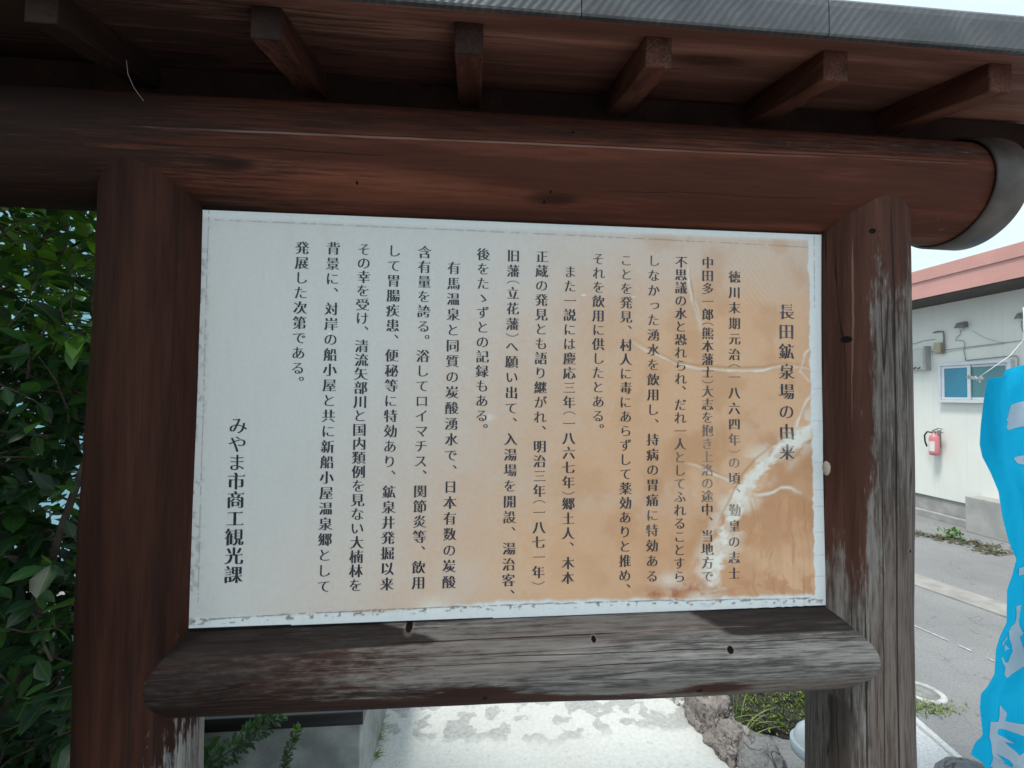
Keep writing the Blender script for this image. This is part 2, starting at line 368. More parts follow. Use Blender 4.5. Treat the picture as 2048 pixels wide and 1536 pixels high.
log("rail", 'X', -.75, .74, lambda A: (0, -.0085 * sstep(-.4, .7, A), RAIL_Z + 0 * A), lambda A: RAIL_R - .002 * sstep(.2, -.7, A) + .0015 * np.sin(A * 4 + 1), M_RL, 520, 150, sw, sd, 91)

# metal cap on the right end of the beam
M_CAP = simple("dark_sheet_metal", (.072, .060, .056), .5, .25, 18, .1, 40, .35)
bm = bmesh.new()
prof = [(.962, BEAM_R + .004), (.963, BEAM_R + .009), (1.035, BEAM_R + .010), (1.041, BEAM_R + .006), (1.043, BEAM_R - .01), (1.043, .0)]
rings = []
for x, r in prof:
    rings.append([bm.verts.new((x, -r * math.cos(k * math.pi / 40), BEAM_Z + r * math.sin(k * math.pi / 40))) for k in range(80)] if r > 0 else [bm.verts.new((x, 0, BEAM_Z))])
for a, b in zip(rings, rings[1:]):
    for k in range(80):
        bm.faces.new((a[k], a[(k + 1) % 80], b[(k + 1) % 80], b[k]) if len(b) > 1 else (a[k], a[(k + 1) % 80], b[0]))
link("end_cap", from_bm("end_cap", bm, True), M_CAP, BEAM)

# roof: rafters, boarding, plate, ridge, fascia, sheet metal skin
M_RAF = wood("rafter_wood", 'Y', stain=((.07, .025, .018), (.16, .065, .045)), chk=.6)
M_DECK = wood("deck_wood", 'X', stain=((.13, .055, .042), (.30, .14, .105)), scale=.7, chk=.6)
SLOPE, RIDGE_Y = .24, .10
EAVE = -.250
def under(y): return 2.119 + SLOPE * ((y if y <= RIDGE_Y else 2 * RIDGE_Y - y) + .218)      # underside of the boarding
def prism_me(name, x0, x1, prof, bevel=0):
    bm = bmesh.new()
    a = [bm.verts.new((x0, y, z)) for y, z in prof]; b = [bm.verts.new((x1, y, z)) for y, z in prof]
    bm.faces.new(a[::-1]); bm.faces.new(b)
    for k in range(len(a)): bm.faces.new((a[k], a[(k + 1) % len(a)], b[(k + 1) % len(a)], b[k]))
    if bevel:
        bmesh.ops.recalc_face_normals(bm, faces=bm.faces)
        bmesh.ops.bevel(bm, geom=list(bm.edges), offset=bevel, segments=1, affect='EDGES')
    return from_bm(name, bm)
def cst(me, w, d=0.0):
    n = len(me.vertices); attr(me, 'wth', np.full(n, w)); attr(me, 'drk', np.full(n, d)); attr(me, 'th', np.zeros(n))
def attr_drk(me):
    xs = np.array([v.co.x for v in me.vertices]); me.attributes['drk'].data.foreach_set('value', (.20 + .52 * sstep(.3, -.9, xs)).astype(np.float32))  # boards get darker to the left: shade put into the colour
RX0, RX1 = -1.36, 1.34
for k in range(-3, 4):
    x = -.155 + .325 * k + random.uniform(-.004, .004)
    for side in (1, -1):
        ys = [-.218, RIDGE_Y - .001] if side == 1 else [2 * RIDGE_Y + .218, RIDGE_Y + .001]
        me = prism_me("rafter", x, x + .047, [(ys[0], under(ys[0]) - .054), (ys[1], under(ys[1]) - .054), (ys[1], under(ys[1]) - .0004), (ys[0], under(ys[0]) - .0004)], .0015)
        bmr = bmesh.new(); bmr.from_mesh(me); bmesh.ops.bisect_plane(bmr, geom=list(bmr.verts) + list(bmr.edges) + list(bmr.faces), plane_co=(0, ys[0] + side * .003, 0), plane_no=(0, 1, 0)); bmr.to_mesh(me); bmr.free()
        cst(me, random.uniform(.05, .15), max(.15, min(.72, .30 - .50 * x))); dv = np.array([(.30 if abs(v.co.y - ys[0]) < .0028 else 0) for v in me.vertices]); d0 = me.attributes['drk'].data[0].value; me.attributes['drk'].data.foreach_set('value', (d0 + dv).astype(np.float32)); link("rafter", me, M_RAF, ROOT)  # drk paints shade into the left rafters; end faces darker still
me = prism_me("roof_boarding", RX0 + .02, RX1 - .02, [(EAVE + .002, under(EAVE)), (RIDGE_Y, under(RIDGE_Y)), (2 * RIDGE_Y - EAVE - .002, under(EAVE)), (2 * RIDGE_Y - EAVE - .002, under(EAVE) + .012), (RIDGE_Y, under(RIDGE_Y) + .012), (EAVE + .002, under(EAVE) + .012)])
bm = bmesh.new(); bm.from_mesh(me); [bmesh.ops.bisect_plane(bm, geom=list(bm.verts) + list(bm.edges) + list(bm.faces), plane_co=(xx, 0, 0), plane_no=(1, 0, 0)) for xx in (-.9, -.65, -.4, -.15, .1)]
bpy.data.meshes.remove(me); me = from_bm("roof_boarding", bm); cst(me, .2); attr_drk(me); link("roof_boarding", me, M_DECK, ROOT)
me = box_me("wall_plate", (-1.28, .02, 2.079), (1.22, RIDGE_Y + .06, 2.168)); cst(me, .05, .75); link("wall_plate", me, M_RAF, ROOT)  # plate coloured dark to stand for the shade above the beam
for x0 in (RX0, RX1 - .02):
    me = prism_me("bargeboard", x0, x0 + .02, [(EAVE, under(EAVE) - .012), (RIDGE_Y, under(RIDGE_Y) - .03), (2 * RIDGE_Y - EAVE, under(EAVE) - .012), (2 * RIDGE_Y - EAVE, under(EAVE) + .05), (RIDGE_Y, under(RIDGE_Y) + .03), (EAVE, under(EAVE) + .05)])
    cst(me, .3, .2); link("bargeboard", me, M_RAF, ROOT)
def fascia_mat():
    t = NT("patinated_copper_sheet")
    n = t.noise(scale=10, detail=6); f = t.noise(t.map((6, 60, 60)), 3, 4)
    xz = t.xyz()
    ph = t.math('ADD', t.math('MULTIPLY', xz[0], 420), t.math('ADD', t.math('MULTIPLY', xz[2], -330), t.math('MULTIPLY', n, 14)))
    s = t.math('SINE', ph); st = t.math('MULTIPLY', t.step(-.2, .9, s), t.step(.3, .7, n))
    c = t.ramp(n, [(.3, (.048, .053, .058)), (.7, (.085, .087, .092))])
    c = t.mix(t.math('MULTIPLY', st, .4), c, (.16, .165, .175)); c = t.mix(t.step(.5, .72, f, 0, .35), c, (.11, .075, .065))
    t.bump(s, .25, .002)
    return t.fin(c, .42, .55)
M_FAS = fascia_mat()
for side in (1, -1):
    bm = bmesh.new()
    xs = [RX0 - .005, -.80, -.375, .05, .475, .90, RX1 + .005]
    zb = under(EAVE) + .001
    for xa, xb in zip(xs, xs[1:]):
        prof = [(EAVE + .004, zb), (EAVE - .006, zb), (EAVE - .008, zb + .003), (EAVE - .008, zb + .05), (EAVE - .006, zb + .062), (EAVE, zb + .070), (EAVE + .012, zb + .073), (EAVE + .014, zb + .05)]
        if side == -1: prof = [(2 * RIDGE_Y - y, z) for y, z in prof]
        a = [bm.verts.new((xa + .0008, y, z)) for y, z in prof]; b = [bm.verts.new((xb - .0008, y, z)) for y, z in prof]
        bm.faces.new(a); bm.faces.new(b[::-1])
        for k in range(len(a)): bm.faces.new((a[k], a[(k + 1) % len(a)], b[(k + 1) % len(a)], b[k]))
    link("fascia", from_bm("fascia", bm), M_FAS, ROOT)
me = prism_me("roof_sheet", RX0 - .004, RX1 + .004, [(EAVE + .010, under(EAVE) + .054), (RIDGE_Y, under(RIDGE_Y) + .054), (2 * RIDGE_Y - EAVE - .010, under(EAVE) + .054), (2 * RIDGE_Y - EAVE - .010, under(EAVE) + .0715), (RIDGE_Y, under(RIDGE_Y) + .0725), (EAVE + .010, under(EAVE) + .0715)])
link("roof_sheet", me, M_CAP, ROOT)
tag(link("straw", tube_me("straw", [(-.70, -.16, 2.055), (-.695, -.163, 2.03), (-.683, -.165, 2.005), (-.668, -.165, 1.985)], .0006, 5), simple("dry_straw", (.15, .125, .11), .8, .1)), "thin pale straw dangling from the rafters at the upper left", "straw")

# ------------------------------------------------------------------ the panel
COLUMNS = [
 ("長田鉱泉場の由来", (0.5605, 1.6869), (0.5589, 1.3826), 0, 1),
 ("徳川末期元治（一八六四年）の頃、勤皇の志士", (0.4423, 1.7592), (0.4388, 1.1262), 0, 0),
 ("中田多一郎（熊本藩士）大志を抱き上洛の途中、当地方で", (0.3825, 1.788), (0.379, 1.1227), 0, 0),
 ("不思議の水と恐れられ、だれ一人としてふれることすら", (0.3231, 1.788), (0.3181, 1.123), 0, 0),
 ("しなかった湧水を飲用し、持病の胃痛に特効ある", (0.2632, 1.7882), (0.2587, 1.1254), 0, 0),
 ("ことを発見、村人に毒にあらずして薬効ありと推め、", (0.2033, 1.7874), (0.2009, 1.1283), 1, 0),
 ("それを飲用に供したとある。", (0.1432, 1.7884), (0.1431, 1.4591), 1, 0),
 ("また一説には慶応三年（一八六七年）郷土人、木本", (0.0825, 1.7592), (0.0807, 1.1267), 0, 0),
 ("正蔵の発見とも語り継がれ、明治三年（一八七一年）", (0.0232, 1.7892), (0.0194, 1.1399), 1, 0),
 ("旧藩（立花藩）へ願い出て、入湯場を開設、湯治客、", (-0.0363, 1.789), (-0.0415, 1.1254), 1, 0),
 ("後をたゝずとの記録もある。", (-0.0983, 1.7896), (-0.0988, 1.4589), 1, 0),
 ("有馬温泉と同質の炭酸湧水で、日本有数の炭酸", (-0.1582, 1.7594), (-0.1618, 1.1247), 0, 0),
 ("含有量を誇る。浴してロイマチス、関節炎等、飲用", (-0.2175, 1.79), (-0.2219, 1.1254), 0, 0),
 ("して胃腸疾患、便秘等に特効あり、鉱泉井発掘以来", (-0.2783, 1.7905), (-0.2836, 1.1244), 0, 0),
 ("その幸を受け、清流矢部川と国内類例を見ない大楠林を", (-0.3376, 1.7914), (-0.3442, 1.1239), 0, 0),
 ("背景に、対岸の船小屋と共に新船小屋温泉郷として", (-0.398, 1.7911), (-0.4051, 1.1232), 0, 0),
 ("発展した次第である。", (-0.4576, 1.7902), (-0.462, 1.5512), 1, 0),
 ("みやま市商工観光課", (-0.5722, 1.4377), (-0.5747, 1.1504), 0, 2),
]
VEIN = [(0.6273, 1.4431), (0.5902, 1.4214), (0.544, 1.3838), (0.504, 1.355), (0.4756, 1.3232), (0.4507, 1.2809), (0.4248, 1.2284), (0.4024, 1.1762), (0.3878, 1.1241), (0.3777, 1.067)]
R1 = [(0.2168, 1.6158), (0.244, 1.6004), (0.2767, 1.584), (0.3096, 1.5675), (0.3648, 1.5597), (0.443, 1.5563), (0.511, 1.5593), (0.5568, 1.5686), (0.6029, 1.5626), (0.6284, 1.5586)]
R2 = [(0.3334, 1.3581), (0.3532, 1.3548), (0.3753, 1.3441), (0.4085, 1.329), (0.4397, 1.3182)]
R3 = [(0.4754, 1.2912), (0.498, 1.291), (0.5263, 1.296), (0.5434, 1.3054), (0.5663, 1.3052), (0.5891, 1.291)]
R4 = [(0.3409, 1.7929), (0.343, 1.7392), (0.354, 1.6857), (0.365, 1.6431)]
R5 = [(0.629, 1.6155), (0.6056, 1.5987), (0.5913, 1.5549), (0.62, 1.528)]
R6 = [(0.6315, 1.5172), (0.6023, 1.4897), (0.5847, 1.4517), (0.5787, 1.4301)]
RUST = [(0.2174, 1.0874), (0.2678, 1.0839), (0.3035, 1.0848), (0.3417, 1.0993)]
CT = [(-.6475, 1.8584), (.6524, 1.8588), (.6478, 1.0531), (-.6544, 1.0475)]
def seg_dist(X, Z, pts):
    best = np.full(X.shape, 9.0); par = np.zeros(X.shape); n = len(pts) - 1
    for i, ((x0, z0), (x1, z1)) in enumerate(zip(pts, pts[1:])):
        dx, dz = x1 - x0, z1 - z0; t = np.clip(((X - x0) * dx + (Z - z0) * dz) / (dx * dx + dz * dz), 0, 1)
        d = np.hypot(X - x0 - t * dx, Z - z0 - t * dz); m = d < best
        best = np.where(m, d, best); par = np.where(m, (i + t) / n, par)
    return best, par
RIDGES = [(R1, .0036, .0024), (R2, .0036, .0024), (R3, .0044, .0028), (R4, .005, .0012), (R5, .0032, .0014), (R6, .0034, .0014)]
def panel_fields(X, Z):
    """height towards the viewer (m), whiteness of lifted film, tan stain"""
    wx = X + .010 * (fbm(X * 25, Z * 25, 70) - .5); wz = Z + .010 * (fbm(X * 25, Z * 25, 75) - .5)
    H = np.zeros(X.shape); Wt = np.zeros(X.shape)
    for pts, w, h in RIDGES:
        d, p = seg_dist(wx, wz, pts); tp = np.sqrt(np.clip(np.sin(np.clip(p, .03, .97) * math.pi), 0, 1))
        H = np.maximum(H, h * tp * np.exp(-(d / w) ** 2)); Wt = np.maximum(Wt, .85 * tp * (.55 + .45 * sstep(.35, .6, fbm(X * 30, Z * 30, 49))) * np.exp(-(d / (w * .85)) ** 2))
    d, p = seg_dist(wx, wz, VEIN); w = .009 + .011 * np.sin(p * 9) ** 2 + .016 * (fbm(X * 45, Z * 45, 41) - .5) + .014 * (fbm(X * 25, Z * 190, 44, 2) - .5)
    H = np.maximum(H, .0022 * np.exp(-(d / w) ** 2)); Wt = np.maximum(Wt, (.40 + .50 * sstep(.36, .62, fbm(X * 40, Z * 40, 43))) * sstep(w * 1.45, w * .6, d))
    Wt = np.maximum(Wt, .55 * sstep(.06, .015, d) * sstep(.42, .62, fbm(X * 26, Z * 26, 47)))
    # wavy film in the upper right and low right
    rr = sstep(.42, .52, X) * sstep(.605, .56, X) * sstep(1.66, 1.72, Z) * sstep(1.83, 1.80, Z)
    H = H + .0006 * rr * np.sin((X * .8 + Z * .6) * 620 + 9 * fbm(X * 18, Z * 18, 51))
    lo = sstep(.45, .49, X) * sstep(.62, .60, X) * sstep(1.30, 1.26, Z)
    H = H + .0009 * lo * np.sin(X * 300 + 26 * fbm(X * 9, Z * 3, 55)) + .0008 * lo * (fbm(X * 60, Z * 60, 58) - .5)
    H = H + .0004 * (fbm(X * 12, Z * 12, 60) - .5)
    t = (Z - 1.05) / .808; s = (X + .65) / 1.3
    base = sstep(-.27, .36, s - (.23 + .34 * t ** 1.2) + .07 * (fbm(X * 5, Z * 5, 62) - .5))
    base = base + .22 * (fbm(X * 110, Z * 110, 160, 3) - .5) * sstep(.02, .3, base)
    base = base * (1.02 + .34 * (fbm(X * 9, Z * 9, 64, 5) - .45))
    mot = sstep(.42, .70, fbm(X * 15, Z * 13, 66, 5)) * sstep(.42, .85, s) * (.45 + .55 * sstep(.75, .2, t))
    base = base * (1 - .45 * sstep(.72, 1.0, t)) * (1 - .18 * sstep(.60, .75, fbm(X * 7 + 3, Z * 7, 130)))
    return H, np.clip(Wt, 0, 1), np.clip(base, 0, 1), mot, s, t, lo
NXP, NZP = 760, 480
S_, T_ = np.meshgrid(np.linspace(0, 1, NXP), np.linspace(0, 1, NZP), indexing='ij')
XP = (CT[3][0] * (1 - S_) + CT[2][0] * S_) * (1 - T_) + (CT[0][0] * (1 - S_) + CT[1][0] * S_) * T_
ZP = (CT[3][1] * (1 - S_) + CT[2][1] * S_) * (1 - T_) + (CT[0][1] * (1 - S_) + CT[1][1] * S_) * T_
H, Wt, base, mot, s_, t_, lo = panel_fields(XP, ZP)
white = np.array([.555, .562, .558]); bare = np.array([.66, .70, .72]); tan = np.array([.62, .375, .225]); deep = np.array([.46, .225, .10]); lift = np.array([.76, .77, .73])
edge_r = .647 - .0255 - .010 * (t_) + .0045 * (fbm(ZP * 60, XP * 8, 77) - .5) * 2
marg = sstep(edge_r + .0015, edge_r - .0015, XP) * sstep(-.004, .006, ZP - 1.062 - .015 * sstep(-.35, .0, XP) + .010 * (fbm(XP * 50, ZP * 9, 79) - .5) - .007 * sstep(.35, -.15, XP)) * sstep(.992, .975, t_)
k1 = (base * marg)[..., None]
mg3 = marg[..., None]; colr = (white * mg3 + bare * (1 - mg3)) * (1 - k1) + tan * k1
k2 = (mot * marg * .85)[..., None]; colr = colr * (1 - k2) + deep * k2
k2 = (lo * marg * .45 * sstep(.45, .7, fbm(XP * 45, ZP * 12, 83)))[..., None]; colr = colr * (1 - k2) + np.array([.50, .27, .15]) * k2
k2 = (.55 * sstep(.50, .85, s_) * sstep(.62, .10, t_) * sstep(.36, .66, fbm(XP * 7, ZP * 9, 181, 5)) * marg)[..., None]; colr = colr * (1 - k2) + np.array([.47, .225, .105]) * k2
k3 = (Wt * .96 * marg)[..., None]; colr = colr * (1 - k3) + lift * k3
k2 = (lo * marg * .6 * sstep(.56, .66, fbm(XP * 150 + 14 * fbm(XP * 8, ZP * 8, 171), ZP * 12, 170, 3)))[..., None]; colr = colr * (1 - k2) + np.array([.45, .20, .09]) * k2
# brown line along one side of each lifted ridge
for pts, w, h in RIDGES[:4] + [([(x_ - .017, z_ + .006) for x_, z_ in VEIN[1:-2]], 0, 0)]:
    d, p = seg_dist(XP + .006 * (fbm(XP * 40, ZP * 40, 150) - .5), ZP - .007, pts); k = (np.exp(-(d / .0026) ** 2) * .85 * marg * np.sin(np.clip(p, 0, 1) * math.pi))[..., None]; colr = colr * (1 - k) + deep * k
for (rx, rz), sz in zip(RUST, (.006, .012, .014, .016)):
    k = np.exp(-(((XP - rx) / (sz * 1.6)) ** 2 + ((ZP - rz - .004) / (sz * .8)) ** 2)) * sstep(.30, .6, fbm(XP * 45, ZP * 45, 90)) * .9
    k = np.clip(k * 1.5, 0, .9)[..., None]; colr = colr * (1 - k) + np.array([.33, .095, .030]) * k
k = (sstep(.045, .0, np.abs(ZP - 1.098)) * sstep(.18, .3, XP) * sstep(.5, .62, fbm(XP * 40, ZP * 60, 93)) * marg * .7)[..., None]; colr = colr * (1 - k) + np.array([.46, .22, .10]) * k
for (px, pz, pr) in ((-.19, 1.078, .035), (-.085, 1.455, .012), (.30, 1.115, .03)):
    k = (.5 * np.exp(-(((XP - px) / pr) ** 2 + ((ZP - pz) / (pr * .55)) ** 2)))[..., None]; colr = colr * (1 - k) + lift * k
# grime lines just inside the edge, specks in the lower margin
dl = np.minimum.reduce([np.abs(XP - (XP[0][None, :] + .0155 - .004 * t_)) + (t_ < .035) * 1, np.abs(t_ - .977 + .012 * s_ ** 2) * .8 + (s_ < .02) + (s_ > .97), np.abs(XP - (XP[-1][None, :] - .026)) + (t_ < .80)])
k = (.6 * sstep(.0016, .0003, dl) * sstep(.30, .52, fbm(XP * 170, ZP * 170, 96)))[..., None]; colr = colr * (1 - k) + np.array([.10, .10, .10]) * k
zl = .020 + .012 * s_ * (1 - s_) * 4 + .004 * (fbm(XP * 20, ZP * 0, 99) - .5)
k = (.8 * sstep(.0022, .0006, np.abs(t_ - zl - .004 * (fbm(XP * 45, ZP * 0, 111) - .5))) * sstep(.28, .50, fbm(XP * 90, ZP * 5, 101)) * (s_ > .012) * (s_ < .97))[..., None]; colr = colr * (1 - k) + np.array([.09, .085, .09]) * k
k = (.8 * sstep(.009, .004, np.abs(t_ - zl + .006)) * sstep(.60, .70, fbm(XP * 110, ZP * 160, 103)))[..., None]; colr = colr * (1 - k) + np.array([.12, .11, .11]) * k
k = (.5 * sstep(.02, .0, s_) * sstep(.55, .7, fbm(XP * 120, ZP * 90, 107)))[..., None]; colr = colr * (1 - k) + np.array([.16, .15, .15]) * k
for zc_ in (1.115, 1.16, 1.21, 1.265, 1.30, 1.36, 1.45, 1.52):    # fine creases in the bare right margin
    k = (.35 * sstep(.0014, .0003, np.abs(ZP - zc_ - .02 * (XP - .63))) * sstep(edge_r + .001, edge_r + .004, XP))[..., None]; colr = colr * (1 - k) + np.array([.2, .2, .2]) * k
V = np.stack([XP, PAN_Y - H, ZP], -1).reshape(-1, 3)
i, j = np.meshgrid(np.arange(NXP - 1), np.arange(NZP - 1), indexing='ij'); q = i * NZP + j
me = mesh_np("panel", V, np.stack([q, q + NZP, q + NZP + 1, q + 1], -1).reshape(-1, 4))
ca = me.color_attributes.new("tint", 'FLOAT_COLOR', 'POINT')
ca.data.foreach_set('color', np.concatenate([colr.reshape(-1, 3), np.ones((V.shape[0], 1))], 1).astype(np.float32).ravel())
t = NT("panel_film")
n = t.noise(scale=160, detail=3); n2 = t.noise(t.map((40, 1, 7)), 1, 4)
c = t.mix(t.step(.3, .7, n, 0, .08), t.acol("tint"), (.3, .25, .2)); c = t.mix(t.step(.45, .75, n2, 0, .07), c, (.4, .3, .22))
t.bump(t.noise(scale=45, detail=3), .05, .002)
PANEL = link("panel", me, t.fin(c, .42, 0, .4), ROOT)
link("backing_board", box_me("backing_board", (-.643, PAN_Y + .003, 1.056), (.645, PAN_Y + .016, 1.856)), M_CAP, ROOT)

# lettering: the built-in font's glyphs as runs; level strokes are thinned, uprights thickened and
# level strokes end in a small wedge, as in the brush-like printing face on the board
_cu = bpy.data.curves.new("glyph", 'FONT'); _cu.size = 1.0; _cu.resolution_u = 4; _cu.fill_mode = 'FRONT'
_go = bpy.data.objects.new("glyph", _cu); COL.objects.link(_go)
_dg = bpy.context.evaluated_depsgraph_get(); GL = {}
NG = 128
def raster(v, f):
    M = np.zeros((NG, NG), bool); P = v * NG            # rows = y up, columns = x
    for tri in f:
        a, b_, c_ = P[tri]; x0, y0 = np.floor(np.minimum.reduce([a, b_, c_])).astype(int); x1, y1 = np.ceil(np.maximum.reduce([a, b_, c_])).astype(int)
        x0, y0, x1, y1 = max(x0, 0), max(y0, 0), min(x1, NG), min(y1, NG)
        if x1 <= x0 or y1 <= y0: continue
        X, Y = np.meshgrid(np.arange(x0, x1) + .5, np.arange(y0, y1) + .5)
        e = [(q[0] - p[0]) * (Y - p[1]) - (q[1] - p[1]) * (X - p[0]) for p, q in ((a, b_), (b_, c_), (c_, a))]
        M[y0:y1, x0:x1] |= ((e[0] >= 0) & (e[1] >= 0) & (e[2] >= 0)) | ((e[0] <= 0) & (e[1] <= 0) & (e[2] <= 0))
    return M
def runs(line):
    d = np.diff(np.concatenate([[0], line.astype(np.int8), [0]])); return list(zip(np.where(d == 1)[0], np.where(d == -1)[0]))
def printface(M, kana, bold):
    R = np.zeros_like(M); HL = np.zeros(M.shape, int)
    for y in range(NG):
        for a, b_ in runs(M[y]): HL[y, a:b_] = b_ - a
    for x in range(NG):
        for a, b_ in runs(M[:, x]):
            L = b_ - a
            if L < 18 and HL[(a + b_) // 2, x] > L:
                n = max(4, int(L * (.66 if kana else .50))); m = (a + b_ - n) // 2; R[m:m + n, x] = True
            else: R[a:b_, x] = True
    Q = R.copy()
    for y in range(NG):
        rr = runs(R[y])
        for k, (a, b_) in enumerate(rr):
            if b_ - a < 20:
                gl = a - (rr[k - 1][1] if k else -20); gr_ = (rr[k + 1][0] if k + 1 < len(rr) else NG + 20) - b_
                e = bold * (.55 if kana else 1)
                Q[y, max(0, int(round(a - min(e, gl * .3)))):min(NG, int(round(b_ + min(e, gr_ * .3))))] = True
    if not kana:                                        # wedges at the right-hand end of level strokes
        for y in range(1, NG - 12):
            for a, b_ in runs(R[y]):
                if b_ - a > 26 and not R[y + 1, max(a, b_ - 16):b_].any() and not M[max(0, y - 3):y + 8, min(NG - 1, b_ + 2):min(NG, b_ + 9)].any():
                    for k in range(9): Q[y + k, max(0, b_ - 12 + k):min(NG, b_ - k // 3)] = True
    return Q
def glyph(ch, bold):
    if (ch, bold) not in GL:
        _cu.body = ch; _dg.update()
        ev = _go.evaluated_get(_dg); m = ev.to_mesh(); m.calc_loop_triangles()
        v = np.array([p.co[:2] for p in m.vertices]); f = np.array([tr.vertices[:] for tr in m.loop_triangles]); ev.to_mesh_clear()
        v = v - np.array([.5, .375])
        if ch in '（）': v = np.stack([v[:, 1], -v[:, 0]], 1); v[:, 1] -= v[:, 1].mean()
        if ch in '、。': v = v + np.array([.60, .60])
        if ch == 'っ': v = v + np.array([.08, .08])
        c0 = (v.max(0) + v.min(0)) / 2 if ch in '、。' else np.zeros(2)
        kana = 0x3000 <= ord(ch) <= 0x30ff or ch in '（）'
        Q = printface(raster(v - c0 + .5, f), kana, 4.0 if ch not in '（）' else .5)
        V, F = [], []
        for y in range(NG):
            for a, b_ in runs(Q[y]):
                n = len(V); V += [(a, y), (b_, y), (b_, y + 1), (a, y + 1)]; F.append((n, n + 1, n + 2, n + 3))
        GL[(ch, bold)] = (np.array(V) / NG - .5 + c0, np.array(F))
    return GL[(ch, bold)]
M_INK = None
def ink():
    t = NT("faded_ink"); n = t.noise(scale=55, detail=4); n2 = t.noise(scale=7, detail=3)
    f = t.math('ADD', t.attr('fade'), t.math('MULTIPLY', t.math('SUBTRACT', n, .5), .5))
    c = t.mix(t.step(.3, 1.1, f), (.010, .013, .026), (.36, .29, .24))
    return t.fin(c, .5)
M_INK = ink()
sets = {0: [[], [], [], 0], 1: [[], [], [], 0], 2: [[], [], [], 0]}
for text, a, b, tail, kind in COLUMNS:
    em = {0: .0272, 1: .0362, 2: .0352}[kind]
    pos = []; p = 0.0
    for ch in text:
        w = .46 if ch in '（）' else 1.0
        pos.append(p + w / 2); p += w
    last = len(text) - 1 - tail
    for ch, q in zip(text, pos):
        u = (q - pos[0]) / (pos[last] - pos[0])
        cx = a[0] + (b[0] - a[0]) * u + random.uniform(-.0003, .0003); cz = a[1] + (b[1] - a[1]) * u
        v, f = glyph(ch, 0)
        fd = float(sstep(.46, .70, fbm(np.array([cx * 5.0]), np.array([cz * 6.0]), 120))[0])
        fd = fd * .36 + .40 * min(1, max(0, (cx - .12) / .28))
        X = cx + v[:, 0] * em; Z = cz + v[:, 1] * em
        Hh = panel_fields(X[None, :], Z[None, :])
        S = sets[kind]; S[0].append(np.stack([X, PAN_Y - Hh[0][0] - .0006, Z], 1)); S[1].append(f + S[3]); S[2].append(fd + .38 * Hh[1][0]); S[3] += len(v)
for kind, nm in ((1, "title_lettering"), (0, "body_lettering"), (2, "signature_lettering")):
    S = sets[kind]; me = mesh_np(nm, np.concatenate(S[0]), np.concatenate(S[1]), False); 
    if len(me.vertices) == S[3]: attr(me, 'fade', np.concatenate(S[2]))
    link(nm, me, M_INK, PANEL)
bpy.data.objects.remove(_go); bpy.data.curves.remove(_cu)

# ------------------------------------------------------------------ leaves
LT = np.array([[0, 0], [.2, .30], [.45, .5], [.75, .34], [1, 0], [.2, -.30], [.45, -.5], [.75, -.34], [.25, 0], [.5, 0], [.77, 0]], float)
LF = np.array([(0, 8, 1), (0, 5, 8), (8, 9, 2), (8, 2, 1), (8, 5, 6), (8, 6, 9), (9, 10, 3), (9, 3, 2), (9, 6, 7), (9, 7, 10), (10, 4, 3), (10, 7, 4)])
def leaves_me(name, P, Dv, Nv, L, Wd, fold=.25, droop=.25, hue=None):
    """many leaves in one mesh: base points, directions, normals, lengths, widths"""
    n = len(P); Dv = Dv / np.linalg.norm(Dv, axis=1)[:, None]
    Sv = np.cross(Nv, Dv); Sv /= np.linalg.norm(Sv, axis=1)[:, None] + 1e-9; Nv = np.cross(Dv, Sv)
    fo = fold * (.5 + RNG.random(n)); dr = droop * (RNG.random(n) * 1.6 - .3)
    u, s = LT[:, 0], LT[:, 1]
    V = P[:, None] + Dv[:, None] * (u[None, :, None] * L[:, None, None]) + Sv[:, None] * (s[None, :, None] * Wd[:, None, None]) \
        + Nv[:, None] * ((np.abs(s)[None] * fo[:, None] * Wd[:, None])[..., None] - (u[None] ** 2 * dr[:, None] * L[:, None])[..., None])
    F = (LF[None] + 11 * np.arange(n)[:, None, None]).reshape(-1, 3)
    me = mesh_np(name, V.reshape(-1, 3), F, True)
    h = RNG.random(n) if hue is None else hue
    attr(me, 'hue', np.repeat(h, 11)); attr(me, 'rib', np.tile(np.abs(s), n))
    return me
def leaf_mat(name, stops, rough=.42, trans=.35):
    t = NT(name)
    c = t.ramp(t.attr('hue'), stops)
    c = t.mix(t.step(.0, .05, t.attr('rib'), .35, 0), c, (.22, .30, .12))
    c = t.mix(t.step(.4, .7, t.noise(scale=25, detail=3), 0, .3), c, (.02, .04, .015))
    t.fin(c, rough, 0, .5)
    tr = t.t.nodes.new('ShaderNodeBsdfTranslucent'); ms = t.t.nodes.new('ShaderNodeMixShader'); ms.inputs[0].default_value = trans
    c2 = t.mix(.5, c, (.16, .34, .03)); t.t.links.new(c2, tr.inputs[0])
    t.t.links.new(t.bsdf.outputs[0], ms.inputs[1]); t.t.links.new(tr.outputs[0], ms.inputs[2]); t.t.links.new(ms.outputs[0], t.out.inputs[0])
    return t.m
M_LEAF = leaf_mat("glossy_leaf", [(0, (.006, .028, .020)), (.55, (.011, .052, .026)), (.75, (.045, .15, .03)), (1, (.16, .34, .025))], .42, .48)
M_BARK = simple("bark", (.075, .055, .042), .85, .35, 30, .5, 90)

